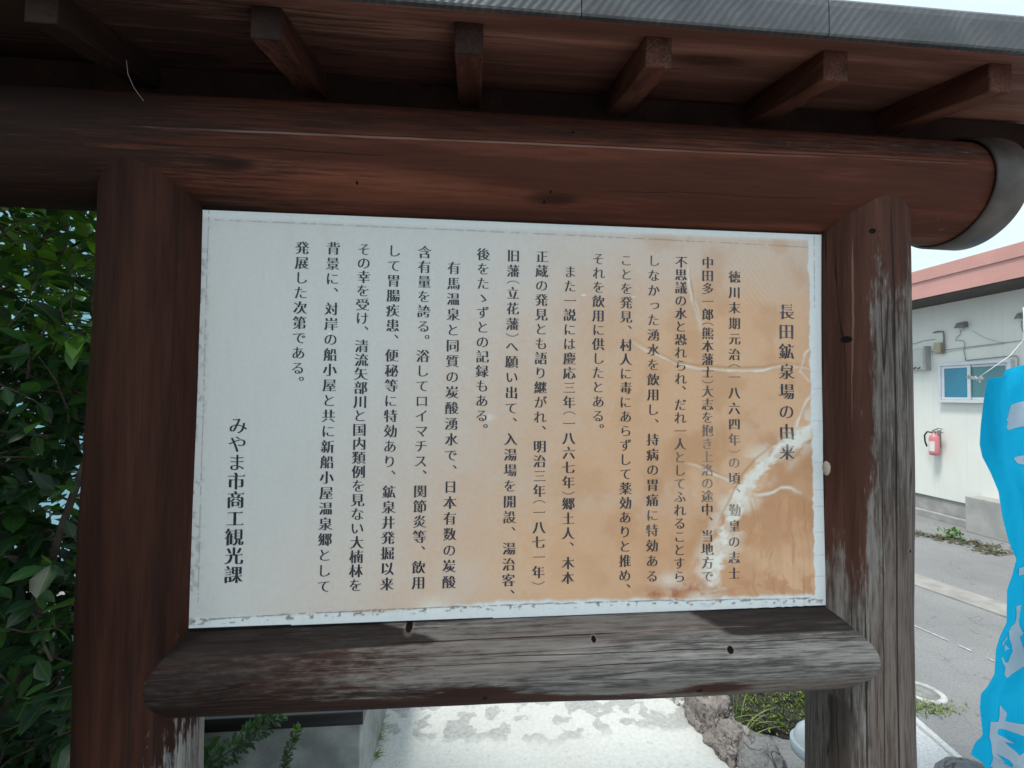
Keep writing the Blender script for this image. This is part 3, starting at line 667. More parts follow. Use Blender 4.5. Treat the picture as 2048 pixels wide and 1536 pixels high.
# the broad-leaved shrub behind the left post, with an unseen stretch added to block light
SHRUB = empty("shrub", (-1.75, .95, 0), "dense dark green broad-leaved shrub behind the left log post", "shrub")
def rnd_dir(n): v = RNG.normal(size=(n, 3)); return v / np.linalg.norm(v, axis=1)[:, None]
bmt = bmesh.new()
stems = []
for k in range(16):
    x, y = RNG.uniform(-2.2, -1.15), RNG.uniform(.4, .7)
    p = Vector((x, y, 0)); pts = [p.copy()]; d = Vector((RNG.uniform(-.18, .18), RNG.uniform(-.2, .12), 1)).normalized()
    for s in range(9):
        d = (d + Vector(RNG.normal(size=3) * .12)).normalized(); p = p + d * .24; pts.append(p.copy())
    stems.append(pts); bm_tube(bmt, pts, [.016 - .0014 * i for i in range(10)], 7)
link("trunk", from_bm("trunk", bmt, True), M_BARK, SHRUB)
bmb = bmesh.new(); LP, LD, LN, LL = [], [], [], []
cnt = 0
def inside(p): return -3.1 < p.x < -.93 and -3.4 < p.y < .80 and .02 < p.z < 2.45 and (p.y > .14 or p.x < -1.30) and not (p.y > .70 and p.z < .45)
while cnt < 4400:
    z = RNG.uniform(.05, 2.35); p = Vector((RNG.uniform(-2.9, -.98), RNG.uniform(.2, .78), z))
    if cnt % 5 < 2: p = Vector((RNG.uniform(-2.4, -1.35), RNG.uniform(-3.2, .2), z))  # unseen foliage at the front left, added to dim the board's left side
    if z > 1.65 and RNG.random() < .48: continue
    cnt += 1
    d = Vector((RNG.normal() * .7, RNG.normal() * .6 - .35, RNG.uniform(-.15, .8))).normalized()
    pts = [p.copy()]; n = RNG.integers(5, 9)
    for s in range(n):
        d = (d + Vector(RNG.normal(size=3) * .16)).normalized(); p = p + d * .045
        pts.append(p.copy())
        for q in range(2):
            if not inside(p): continue
            side = Vector(rnd_dir(1)[0]); side = (side - d * side.dot(d)).normalized()
            ld = (d * .55 + side * .85 + Vector((0, -.15, -.12))).normalized()
            LP.append(p[:]); LD.append(ld[:]); LN.append((RNG.normal() * .45, RNG.normal() * .45 - .35, 1.0)); LL.append(RNG.uniform(.030, .066) if RNG.random() < .9 else .082)
    if all(inside(q) for q in pts): bm_tube(bmb, pts, [.0035 - .0025 * i / n for i in range(n + 1)], 5)
link("twig", from_bm("twig", bmb, True), M_BARK, SHRUB)
LP, LD, LN, LL = map(np.array, (LP, LD, LN, LL))
hue = np.clip(RNG.random(len(LP)) * .75 + .85 * sstep(1.5, 1.8, LP[:, 2]) * RNG.random(len(LP)) + .25 * (RNG.random(len(LP)) > .98), 0, 1)  # brighter colour near the top paints in light coming through the leaves
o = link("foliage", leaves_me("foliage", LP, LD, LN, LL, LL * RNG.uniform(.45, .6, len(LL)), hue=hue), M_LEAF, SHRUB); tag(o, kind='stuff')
link("branch", tube_me("branch", [(-1.55, .50, 1.30), (-1.38, .42, 1.265), (-1.18, .36, 1.215)], [.005, .004, .003], 7), simple("reddish_twig", (.10, .05, .04), .7, .2, 30, .2), SHRUB)

# pale blue shed far behind the shrub
SHED = empty("shed", (-4.2, 3.6, 0), "pale blue metal shed seen in gaps of the shrub", "shed")
def siding():
    t = NT("blue_siding"); z = t.xyz()[2]
    s = t.math('FRACT', t.math('MULTIPLY', z, 5.0)); n = t.noise(scale=3, detail=5)
    c = t.ramp(n, [(.3, (.20, .42, .50)), (.7, (.30, .54, .62))]); c = t.mix(t.step(.0, .07, s, .5, 0), c, (.08, .15, .2))
    t.bump(s, .5, .01); return t.fin(c, .5)
link("wall", box_me("wall", (-8, 3.4, 0), (-2.6, 6.5, 4.6)), siding(), SHED)
link("roof", prism_me("roof", -8.2, -2.4, [(3.1, 4.55), (4.95, 5.2), (6.8, 4.55), (6.8, 4.62), (4.95, 5.28), (3.1, 4.62)]), simple("grey_roof", (.2, .22, .24), .6, .2), SHED)

# ------------------------------------------------------------------ low wall with a dark cap board, sprigs in front of it
LOW = empty("low_wall", (-1.2, 1.1, 0), "low grey concrete wall with black cap board under the notice board", "low wall")
M_LOW = simple("low_wall_concrete", (.26, .275, .27), .9, .28, 9, .6, 80)
link("body", box_me("body", (-2.2, .75, 0), (-.503, 1.9, .330), .004), M_LOW, LOW)
t = NT("black_board"); n1 = t.noise(t.map((3, 60, 60)), 1, 5); c = t.ramp(n1, [(.3, (.012, .011, .011)), (.7, (.035, .032, .034))]); t.bump(n1, .3, .004)
link("cap_board", box_me("cap_board", (-2.2, .738, .3305), (-.490, 1.9, .377), .003), t.fin(c, .38), LOW)
M_SPRIG = leaf_mat("sprig_leaf", [(0, (.012, .045, .018)), (.7, (.03, .10, .03)), (.9, (.10, .22, .04)), (1, (.28, .42, .10))], .4, .3)
def sprig(label, main, nl, L, tip, spread=.02):
    R = empty("leafy_sprig", main[0], label, "sprig", "leafy sprigs by the low wall")
    link("stem", tube_me("stem", main, [.004 - .0025 * i / (len(main) - 1) for i in range(len(main))], 6), M_BARK, R)
    P, Dd, N, h = [], [], [], []
    M = [Vector(p) for p in main]; n = len(M) - 1
    for k in range(nl):
        u = random.random() ** .8 * n; i = min(int(u), n - 1); p = M[i].lerp(M[i + 1], u - i); d = (M[i + 1] - M[i]).normalized()
        sd = Vector(rnd_dir(1)[0]); sd = (sd - d * sd.dot(d)).normalized()
        P.append((p + sd * random.uniform(0, spread))[:]); Dd.append((d * .7 + sd)[:]); N.append((sd * -.4 + Vector((0, -.3, 1)))[:]); h.append(random.uniform(0, .7))
    for k in range(tip):
        sd = Vector(rnd_dir(1)[0]); P.append((M[-1] - Vector((0, 0, .006)))[:]); Dd.append((sd * .6 + Vector((0, -.1, 1)))[:]); N.append((0, -1, .3)); h.append(random.uniform(.88, 1))
    Ls = RNG.uniform(.7, 1.3, len(P)) * L; Ls[-max(tip, 1):] *= 1.25
    o = link("foliage", leaves_me("foliage", np.array(P), np.array(Dd), np.array(N), Ls, Ls * .42, hue=np.array(h)), M_SPRIG, R); tag(o, kind='stuff')
sprig("dark bushy sprig leaning right in front of the low wall, left one", [(-1.05, .60, .0), (-1.0, .61, .20), (-.94, .62, .31), (-.86, .62, .365), (-.80, .62, .41), (-.735, .62, .47)], 520, .020, 0, .028)
sprig("thin upright sprig with bright pale green tip before the low wall", [(-.735, .62, .0), (-.725, .62, .2), (-.712, .62, .30), (-.69, .62, .365), (-.675, .62, .405)], 150, .018, 9, .008)

# ------------------------------------------------------------------ rocks, mossy mound, tuft, path light
def rock_me(name, c, r, seed, amp=.25, sub=6, rot=0.0, flat=.0):
    bm = bmesh.new(); bmesh.ops.create_icosphere(bm, subdivisions=sub, radius=1)
    off = Vector((seed * 7.3, seed * 3.1, seed * 1.7)); R = Matrix.Rotation(rot, 3, 'Z')
    for v in bm.verts:
        p = v.co.copy()
        f = 1 + amp * (mnoise.noise(p * 1.3 + off) + .55 * mnoise.noise(p * 2.9 + off) + .3 * abs(mnoise.noise(p * 6 + off)) + .12 * mnoise.noise(p * 15 + off) + .22 * abs(mnoise.noise(Vector((p.x * 9, p.y * 9, p.z * 3)) + off)) + .05 * mnoise.noise(p * 34 + off))
        f *= 1 - .35 * abs(mnoise.noise(p * 1.9 - off)) * amp
        q = Vector((p.x * r[0], p.y * r[1], p.z * r[2])) * f
        v.co = R @ q + Vector(c)
    return from_bm(name, bm, True)
def rock_mat(name, a, b, cc, sc=9):
    t = NT(name); n = t.noise(scale=sc, detail=8, rough=.65, dist=.8); f = t.noise(scale=70, detail=5); k = t.noise(scale=sc * 1.6, detail=2, dist=.5)
    c = t.ramp(n, [(.3, a), (.52, b), (.7, cc)]); c = t.mix(t.step(.4, .7, f, 0, .35), c, (.06, .055, .05))
    cr = t.math('SUBTRACT', 1, t.step(.0, .02, t.math('ABSOLUTE', t.math('SUBTRACT', k, .5))))
    c = t.mix(t.math('MULTIPLY', cr, .75), c, (.025, .022, .022)); t.bump(t.math('SUBTRACT', t.math('ADD', n, f), cr), .6, .008)
    return t.fin(c, .85)
M_RK1 = rock_mat("brown_rock", (.125, .112, .106), (.235, .205, .19), (.37, .335, .315)); M_RK2 = rock_mat("grey_rock", (.16, .16, .165), (.23, .225, .225), (.31, .30, .30), 5); M_RK3 = rock_mat("pale_rock", (.34, .34, .34), (.46, .46, .45), (.55, .55, .54), 6)
GRP = "rocks bordering the pale concrete path"
def rock(label, *a, m=M_RK1, **k): tag(link("rock", rock_me("rock", *a, **k), m), label, "rock", GRP)
rock("brown fissured rock with pointed top beside the pale path", (.975, 1.09, .03), (.075, .125, .15), 3, amp=.34, rot=.35)
rock("pale flat rock at far end of the rock edging", (.935, 1.36, .0), (.085, .14, .045), 5, m=M_RK3, rot=.1)
rock("reddish brown cracked rock with dark hollow, second in the edging", (.99, .945, .02), (.085, .085, .09), 8, amp=.34, rot=.8)
rock("smooth grey rock nearest the bottom of the edging", (1.06, .84, .02), (.10, .085, .085), 13, amp=.2, m=M_RK2, rot=.5)
MND = empty("mossy_boulder", (1.5, 1.62, 0), "dark mossy boulder behind the right log post", "boulder")
t = NT("dark_stony"); n = t.noise(scale=30, detail=8, rough=.7); f = t.vor(scale=55); k = t.noise(scale=5, detail=5)
c = t.ramp(n, [(.3, (.020, .020, .018)), (.6, (.055, .053, .05)), (.8, (.13, .125, .12))]); c = t.mix(t.step(.48, .62, k, 0, .8), c, (.035, .055, .016)); t.bump(t.math('ADD', n, f), .8, .015)
me = rock_me("boulder", (1.55, 1.62, -.05), (.62, .66, .42), 21, amp=.12); link("boulder", me, t.fin(c, .95), MND)
vs = np.array([v.co[:] for v in me.vertices]); ns = np.array([v.normal[:] for v in me.vertices])
w = (fbm(vs[:, 0] * 5 + 20, vs[:, 1] * 5 + 20, 140) > .20 + .32 * sstep(1.16, 1.00, vs[:, 0]) + .35 * sstep(.15, .06, vs[:, 2])) & (vs[:, 2] > .04) & (ns[:, 2] > .15) & (vs[:, 1] < 1.9)
idx = RNG.choice(np.where(w)[0], 34000); P = vs[idx] + RNG.normal(size=(34000, 3)) * .012; P[:, 2] += .002
Dd = ns[idx] + RNG.normal(size=(34000, 3)) * .7
Ls = RNG.uniform(.007, .017, 34000)
M_MOSS = leaf_mat("moss", [(0, (.08, .13, .015)), (.6, (.17, .26, .024)), (1, (.32, .38, .06))], .8, .3)
o = link("moss", leaves_me("moss", P, Dd, RNG.normal(size=(34000, 3)), Ls, Ls * .5), M_MOSS, MND); tag(o, kind='stuff')
def blades_me(name, specs):
    bm = bmesh.new()
    for base, dx, dy, h, w, ph in specs:
        pts = []
        for k in range(8):
            u = k / 7; pts.append(Vector(base) + Vector((dx * u ** 1.7, dy * u ** 1.7, h * (u - .38 * ph * u ** 3))))
        side = Vector((-dy, dx, 0)); side = side.normalized() if side.length > 1e-6 else Vector((1, 0, 0))
        prev = None
        for k, p in enumerate(pts):
            ww = w * (1 - (k / 7) ** 2.2) + .0004; a, b = bm.verts.new(p - side * ww), bm.verts.new(p + side * ww + Vector((0, 0, ww * .5)))
            if prev: bm.faces.new((prev[0], prev[1], b, a))
            prev = (a, b)
    me = from_bm(name, bm, True); attr(me, 'hue', RNG.random(len(me.vertices)) * .3 + .5); attr(me, 'rib', np.ones(len(me.vertices))); return me
M_GRASS = leaf_mat("grass_blade", [(0, (.09, .14, .03)), (.6, (.17, .24, .06)), (.85, (.33, .33, .17)), (1, (.42, .36, .2))], .5, .3)
TUFT = empty("grass_tuft", (1.07, 1.02, 0), "tuft of arching pale green blades between rock edging and mossy boulder", "grass tuft")
sp = [((1.06 + random.uniform(-.03, .04), .99 + random.uniform(-.05, .05), .03), random.uniform(-.05, .16), random.uniform(-.12, .05), random.uniform(.06, .15), random.uniform(.002, .0035), random.uniform(.2, 1.6)) for k in range(9)]
sp += [((1.04, 1.02, .05), -.05, .03, .36, .0022, .1), ((1.055, 1.03, .04), .01, .0, .26, .004, .5), ((1.065, 1.03, .04), .03, .0, .25, .004, .6), ((1.075, 1.01, .04), .05, .0, .22, .004, .5)]
link("blades", blades_me("blades", sp), M_GRASS, TUFT)
# domed path light
PL = empty("path_light", (1.205, .72, -.02), "pale grey domed path light half hidden by the right post", "path light")
M_WP = simple("pale_grey_plastic", (.46, .50, .53), .4, .06, 12, .05)
link("dome", lathe_me("dome", [(.0, .275), (.025, .272), (.048, .260), (.065, .242), (.074, .219), (.076, .208), (.077, .206)], (1.205, .72, -.02)), M_WP, PL)
link("rim", lathe_me("rim", [(.074, .2065), (.084, .206), (.087, .203), (.087, .170), (.084, .166), (.04, .165), (.038, .16)], (1.205, .72, -.02)), simple("pale_blue_plastic", (.36, .43, .47), .4, .06, 12, .05), PL)
link("stem", lathe_me("stem", [(.05, .0), (.05, .01), (.024, .012), (.024, .164)], (1.205, .72, -.02)), M_CAP, PL)

# granite kerb, stone, drain cover, weeds
M_GRAN = rock_mat("pale_granite", (.52, .53, .53), (.60, .61, .61), (.66, .66, .66), 40)
t = NT("granite"); n = t.noise(scale=180, detail=3); v = t.vor(scale=220); k = t.noise(scale=6, detail=3)
c = t.ramp(n, [(.35, (.42, .42, .42)), (.6, (.60, .61, .61))]); c = t.mix(t.step(.0, .3, v, .5, 0), c, (.30, .30, .30)); t.bump(n, .15, .003)
M_GRAN = t.fin(c, .7)
bm = bmesh.new()
def pr(bm, pts, z0, z1):
    a = [bm.verts.new((x, y, z0)) for x, y in pts]; b = [bm.verts.new((x, y, z1)) for x, y in pts]
    bm.faces.new(a[::-1]); bm.faces.new(b)
    for k in range(len(pts)): bm.faces.new((a[k], a[(k + 1) % len(pts)], b[(k + 1) % len(pts)], b[k]))
ed = lambda y: 1.823 + (y - .922) * .165
pr(bm, [(ed(-.3) - .036, -.3), (ed(-.3), -.3), (ed(1.25), 1.25), (ed(1.25) - .036, 1.25)], -.02, .12)
pr(bm, [(ed(-.3) - .45, -.3), (ed(-.3) - .040, -.3), (ed(1.25) - .040, 1.25), (ed(1.25) - .45, 1.25)], -.02, .119)
bmesh.ops.recalc_face_normals(bm, faces=bm.faces); bmesh.ops.bevel(bm, geom=list(bm.edges), offset=.004, segments=2, affect='EDGES')
tag(link("granite_kerb", from_bm("granite_kerb", bm), M_GRAN), "white speckled granite kerb at the foot of the right post", "kerb")
tag(link("stone", rock_me("stone", (1.60, .49, .165), (.12, .10, .09), 31, amp=.08), M_RK2), "round grey stone resting on the white granite kerb", "stone")
DR = empty("drain_cover", (2.185, 1.235, 0), "round drain cover with white concrete ring in the road", "drain cover")
link("ring", lathe_me("ring", [(.068, .0), (.068, .008), (.072, .011), (.092, .011), (.097, .007), (.097, .0)], (2.185, 1.235, 0)), simple("white_concrete", (.38, .38, .37), .9, .3, 20, .3), DR)
link("lid", lathe_me("lid", [(.0, .007), (.066, .007), (.0665, .0)], (2.185, 1.235, 0)), M_CONC, DR)
n = 420; u = RNG.random(n); yy = .45 + .85 * u; xx = ed(yy) + .01 + np.abs(RNG.normal(size=n)) * .035
sp = [((float(x), float(y), 0), random.uniform(-.03, .03), random.uniform(-.03, .03), random.uniform(.01, .04), .0016, random.uniform(.2, 1.5)) for x, y in zip(xx, yy)]
sp += [((1.93 + random.gauss(0, .035), 1.17 + random.gauss(0, .03), 0), random.uniform(-.03, .03), random.uniform(-.03, .03), random.uniform(.03, .09), .003, .8) for k in range(90)]
sp += [((2.10 + random.gauss(0, .09), 1.12 + random.gauss(0, .03), 0), random.uniform(-.03, .03), random.uniform(-.03, .03), random.uniform(.01, .035), .002, .8) for k in range(200)]
o = tag(link("weeds", blades_me("weeds", sp), M_GRASS), "yellow green weeds along the granite kerb", "weeds", kind='stuff')
sp = [((-.50 + random.gauss(0, .008) - .12 * max(0, y_ - 1.0), y_, .004), random.uniform(-.01, .05), random.uniform(-.03, .03), random.uniform(.008, .035), .0018, random.uniform(.3, 1.5)) for y_ in [random.choice((1.02, 1.10, 1.17, 1.25)) + random.gauss(0, .018) for _ in range(70)]]
o = tag(link("weeds", blades_me("weeds", sp), M_GRASS), "tiny weeds at the foot of the low wall beside the pale path", "weeds", kind='stuff')
# dead plant litter on the asphalt before the building
n = 1500; yy = 3.1 + 1.9 * RNG.random(n); xx = 4.95 - .12 * (yy - 3.4) + RNG.normal(size=n) * .10 + .12 * np.sin(yy * 6)
P = np.stack([xx, yy, np.full(n, .006)], 1); Dd = RNG.normal(size=(n, 3)); Dd[:, 2] = np.abs(Dd[:, 2]) * .25
Ls = RNG.uniform(.02, .06, n)
M_LIT = leaf_mat("dead_leaf", [(0, (.05, .038, .024)), (.6, (.10, .08, .05)), (.9, (.09, .12, .03)), (1, (.16, .15, .05))], .85, .05)
o = tag(link("leaf_litter", leaves_me("leaf_litter", P, Dd, np.tile([0, 0, 1.], (n, 1)), Ls, Ls * .35), M_LIT), "brown dead leaves strewn along the road before the white building", "leaf litter", kind='stuff')
n = 60; P = np.stack([5.05 + RNG.normal(size=n) * .04, 3.62 + RNG.normal(size=n) * .05, .01 + RNG.random(n) * .07], 1); Ls = RNG.uniform(.03, .06, n)
W1 = empty("weed", (5.05, 3.62, 0), "small bright green weed at the building's concrete base", "weed")
o = link("foliage", leaves_me("foliage", P, rnd_dir(n) + [0, 0, .6], np.tile([0, -.5, 1.], (n, 1)), Ls, Ls * .5, hue=RNG.uniform(.6, 1, n)), M_SPRIG, W1); tag(o, kind='stuff')
link("stem", tube_me("stem", [(5.05, 3.62, 0), (5.05, 3.62, .06)], .004, 5), M_BARK, W1)

# ------------------------------------------------------------------ white building on the right
BLD = empty("building", (5.7, 4.5, 0), "white panelled building with red fascia and sliding window across the road", "building")
BX = 5.7
def panel_mat():
    t = NT("cream_wall_panel"); xyz = t.xyz()
    s = t.math('ABSOLUTE', t.math('SUBTRACT', t.math('FRACT', t.math('MULTIPLY', t.math('ADD', xyz[1], .085), 1 / .39)), .5))
    n = t.noise(scale=1.8, detail=6); f = t.noise(t.map((20, 20, 1.5)), 1, 5)
    c = t.ramp(n, [(.3, (.66, .67, .63)), (.7, (.73, .735, .695))]); c = t.mix(t.step(.5, .8, f, 0, .18), c, (.45, .46, .43))
    c = t.mix(t.step(.0, .010, s, .35, 0), c, (.40, .41, .40)); c = t.mix(t.step(.55, .8, t.noise(t.map((3, 9, .8)), 1, 5), 0, .25), c, (.5, .49, .43)); t.bump(s, .0, .01); return t.fin(c, .6)
link("wall", box_me("wall", (BX, -4, .27), (12, 12, 2.95)), panel_mat(), BLD)
M_FND = simple("foundation_concrete", (.30, .30, .29), .9, .2, 5, .3, 60)
fnd = link("foundation", box_me("foundation", (BX + .02, -4, .085), (12, 12, .2695)), M_FND, BLD)
M_BLK = simple("near_black", (.012, .012, .013), .8, .2)
link("plinth", box_me("plinth", (BX - .06, -4, 0), (12, 12, .08), .006), M_FND, BLD)
for y0 in (3.885, 3.975):
    link("vent", box_me("vent", (BX + .012, y0, .165), (BX + .0195, y0 + .075, .245)), M_BLK, fnd)
link("step_block", box_me("step_block", (BX - .22, 2.6, 0), (BX + .01, 3.855, .40), .008), simple("block_concrete", (.32, .32, .31), .9, .15, 4, .4, 70), BLD)
M_RED = simple("salmon_fascia", (.52, .27, .24), .5, .08, 2, .05)
bm = bmesh.new()
bm_box(bm, (BX - .45, -5, 2.72), (BX - .43, 13, 2.965)); bm_box(bm, (BX - .465, -5, 2.905), (BX - .452, 13, 2.985)); bm_box(bm, (BX - .462, -5, 2.70), (BX - .452, 13, 2.755))
link("fascia", from_bm("fascia", bm), M_RED, BLD)
link("soffit", box_me("soffit", (BX - .449, -5, 2.675), (BX + .2, 13, 2.70)), simple("dark_soffit", (.055, .045, .043), .8, .2), BLD)
link("roof", prism_me("roof", BX - .44, 12.5, [(-5, 2.97), (13, 2.97), (13, 3.05), (-5, 3.05)]), M_RED, BLD)
# window
M_ALU = simple("aluminium_frame", (.62, .64, .68), .4, .05, 10, .0, metal=.2)
y0, y1, z0, z1 = 3.52, 4.30, 1.455, 1.935
bm = bmesh.new()
for lo, hi in (((BX - .045, y0, z1 - .035), (BX - .003, y1, z1)), ((BX - .055, y0, z0), (BX - .003, y1, z0 + .035)), ((BX - .045, y0, z0 + .0355), (BX - .003, y0 + .03, z1 - .0355)), ((BX - .045, y1 - .03, z0 + .0355), (BX - .003, y1, z1 - .0355))): bm_box(bm, lo, hi, .003)
WIN = link("window", from_bm("window", bm), M_ALU, BLD)
def pane_mat(nm, c0, c1):
    t = NT(nm); n = t.noise(t.map((1, 2, 1)), 1.2, 3); c = t.mix(t.step(.3, .7, n), c0, c1); return t.fin(c, .12, 0, .5)
ym = 3.955
for nm, a, b, dx, m in (("sash", ym - .02, y1 - .032, .034, pane_mat("blue_pane", (.025, .19, .30), (.04, .24, .35))), ("sash", y0 + .032, ym + .02, .018, pane_mat("teal_pane", (.07, .20, .22), (.10, .25, .26)))):
    bm = bmesh.new(); za, zb = z0 + .038, z1 - .038; w = .026
    for lo, hi in (((BX - dx, a, zb - w), (BX - dx + .012, b, zb)), ((BX - dx, a, za), (BX - dx + .012, b, za + w)), ((BX - dx, a, za + w), (BX - dx + .012, a + w * 1.3, zb - w)), ((BX - dx, b - w * 1.3, za + w), (BX - dx + .012, b, zb - w))): bm_box(bm, lo, hi)
    sh = link(nm, from_bm(nm, bm), M_ALU, WIN)
    # pane sits in the sash
    pn = link("pane", box_me("pane", (BX - dx + .004, a + w, za + w - .001), (BX - dx + .008, b - w, zb - w + .001)), m, WIN)
# cables and conduits on the wall
M_CAB = simple("grey_cable", (.24, .245, .25), .6, .1)
c = BX - .012
def cable(pts, r=.005): link("cable", tube_me("cable", [(c, y, z) for y, z in pts], r * .6, 6), M_CAB, BLD)
cable([(4.9, 2.085), (4.4, 2.095), (4.0, 2.11), (3.6, 2.12), (3.3, 2.125), (2.9, 2.13)])
cable([(4.9, 2.07), (4.3, 2.065), (3.9, 2.10), (3.6, 2.11)], .003)
cable([(4.05, 2.33), (4.06, 2.27), (4.10, 2.235), (4.11, 2.205), (4.03, 2.195), (4.01, 2.16), (4.02, 2.08), (4.0, 1.955)], .006)
cable([(4.0, 1.955), (3.8, 1.962), (3.56, 1.968), (3.49, 1.965), (3.475, 1.94), (3.475, 1.80)], .007)
cable([(3.93, 2.30), (3.80, 2.2), (3.65, 2.13), (3.58, 2.115)], .003)
cable([(3.43, 2.35), (3.44, 2.28), (3.42, 2.2), (3.38, 2.13)], .007)
cable([(4.9, 2.23), (4.62, 2.225), (4.52, 2.245), (4.36, 2.25)], .005)
# things hung on the wall
M_FIX = simple("weathered_fixture", (.20, .20, .185), .7, .3, 30, .2)
def wall_lamp(y, z, label):
    R = empty("wall_lamp", (BX, y, z), label, "wall lamp", "lamps on the white building")
    bm = bmesh.new()
    a = [bm.verts.new(p) for p in ((BX - .003, y - .048, z - .025), (BX - .003, y + .048, z - .025), (BX - .08, y + .055, z - .032), (BX - .08, y - .055, z - .032))]
    b = [bm.verts.new(p) for p in ((BX - .003, y - .04, z + .04), (BX - .003, y + .04, z + .04), (BX - .06, y + .038, z + .028), (BX - .06, y - .038, z + .028))]
    bm.faces.new(a[::-1]); bm.faces.new(b)
    for k in range(4): bm.faces.new((a[k], a[(k + 1) % 4], b[(k + 1) % 4], b[k]))
    link("hood", from_bm("hood", bm), M_FIX, R)
    link("bulb", lathe_me("bulb", [(.0, -.06), (.016, -.056), (.02, -.045), (.018, -.033)], (BX - .04, y, z), 16), M_WP, R)
wall_lamp(4.02, 2.375, "small hooded wall lamp above the sliding window"); wall_lamp(3.40, 2.385, "hooded wall lamp at the right picture edge over the blue flag")
MT = empty("electric_meter", (BX, 4.62, 1.85), "pale grey electric meter box on the white wall beside the right post", "meter box")
link("box", box_me("box", (BX - .07, 4.46, 1.87), (BX - .003, 4.78, 2.14), .008), simple("meter_box_grey", (.50, .51, .49), .6, .08), MT)
link("side_rail", box_me("side_rail", (BX - .078, 4.425, 1.86), (BX - .003, 4.452, 2.17), .003), simple("rail_grey", (.34, .35, .34), .6, .1), MT)
bm = bmesh.new()
for k in range(5): bm_tube(bm, [(BX - .075, 4.50 + k * .05, 1.905), (BX - .085, 4.51 + k * .05, 1.89 + .015 * (k % 2)), (BX - .075, 4.535 + k * .05, 1.885)], .006, 6)
link("terminal", from_bm("terminal", bm, True), M_BLK, MT)
JB = empty("junction_box", (BX, 4.30, 2.1), "beige junction box with looped conduit above the window's far corner", "junction box")
link("box", box_me("box", (BX - .06, 4.26, 2.07), (BX - .003, 4.335, 2.20), .006), simple("beige_plastic", (.42, .36, .26), .6, .12), JB)
link("conduit", tube_me("conduit", [(BX - .02, 4.37, 2.335), (BX - .02, 4.31, 2.34), (BX - .02, 4.25, 2.33), (BX - .02, 4.243, 2.29), (BX - .02, 4.243, 2.12), (BX - .02, 4.25, 2.05)], .009, 8), M_FIX, JB)
# fire extinguisher
EX = empty("fire_extinguisher", (BX - .075, 4.33, .80), "faded red fire extinguisher with white label hanging on the white wall", "fire extinguisher")
ec = (BX - .075, 4.33, .80)
bodyx = link("cylinder", lathe_me("cylinder", [(.0, .0), (.040, .0), (.050, .012), (.052, .03), (.052, .205), (.045, .235), (.03, .255), (.018, .262), (.018, .275), (.0, .275)], ec, 32), simple("faded_red_paint", (.56, .19, .21), .4, .12), EX)
bm = bmesh.new(); vr = []
for k in range(13):
    a = math.radians(150 + 75 * k / 12); vr.append([bm.verts.new((ec[0] + .0527 * math.cos(a), ec[1] + .0527 * math.sin(a), ec[2] + z)) for z in (.05, .175)])
for a, b in zip(vr, vr[1:]): bm.faces.new((a[0], b[0], b[1], a[1]))
link("label_sticker", from_bm("label_sticker", bm, True), simple("sticker_white", (.62, .62, .60), .5, .08), bodyx)
link("hose", tube_me("hose", [(ec[0] - .01, ec[1] + .015, ec[2] + .28), (ec[0] - .02, ec[1] + .07, ec[2] + .285), (ec[0] - .02, ec[1] + .105, ec[2] + .24), (ec[0] - .02, ec[1] + .10, ec[2] + .16), (ec[0] - .02, ec[1] + .075, ec[2] + .10)], .009, 8), M_BLK, EX)
bm = bmesh.new(); bm_box(bm, (ec[0] - .012, ec[1] - .02, ec[2] + .276), (ec[0] + .012, ec[1] + .02, ec[2] + .30), .003); bm_tube(bm, [(ec[0], ec[1] + .02, ec[2] + .302), (ec[0], ec[1] - .05, ec[2] + .335), (ec[0], ec[1] - .10, ec[2] + .33)], .007, 6); bm_tube(bm, [(ec[0], ec[1] - .02, ec[2] + .285), (ec[0], ec[1] - .11, ec[2] + .29)], .006, 6)
link("handle", from_bm("handle", bm), M_FIX, EX)
link("bracket", box_me("bracket", (BX - .016, ec[1] - .02, ec[2] + .1), (BX - .002, ec[1] + .02, ec[2] + .31)), M_FIX, EX)

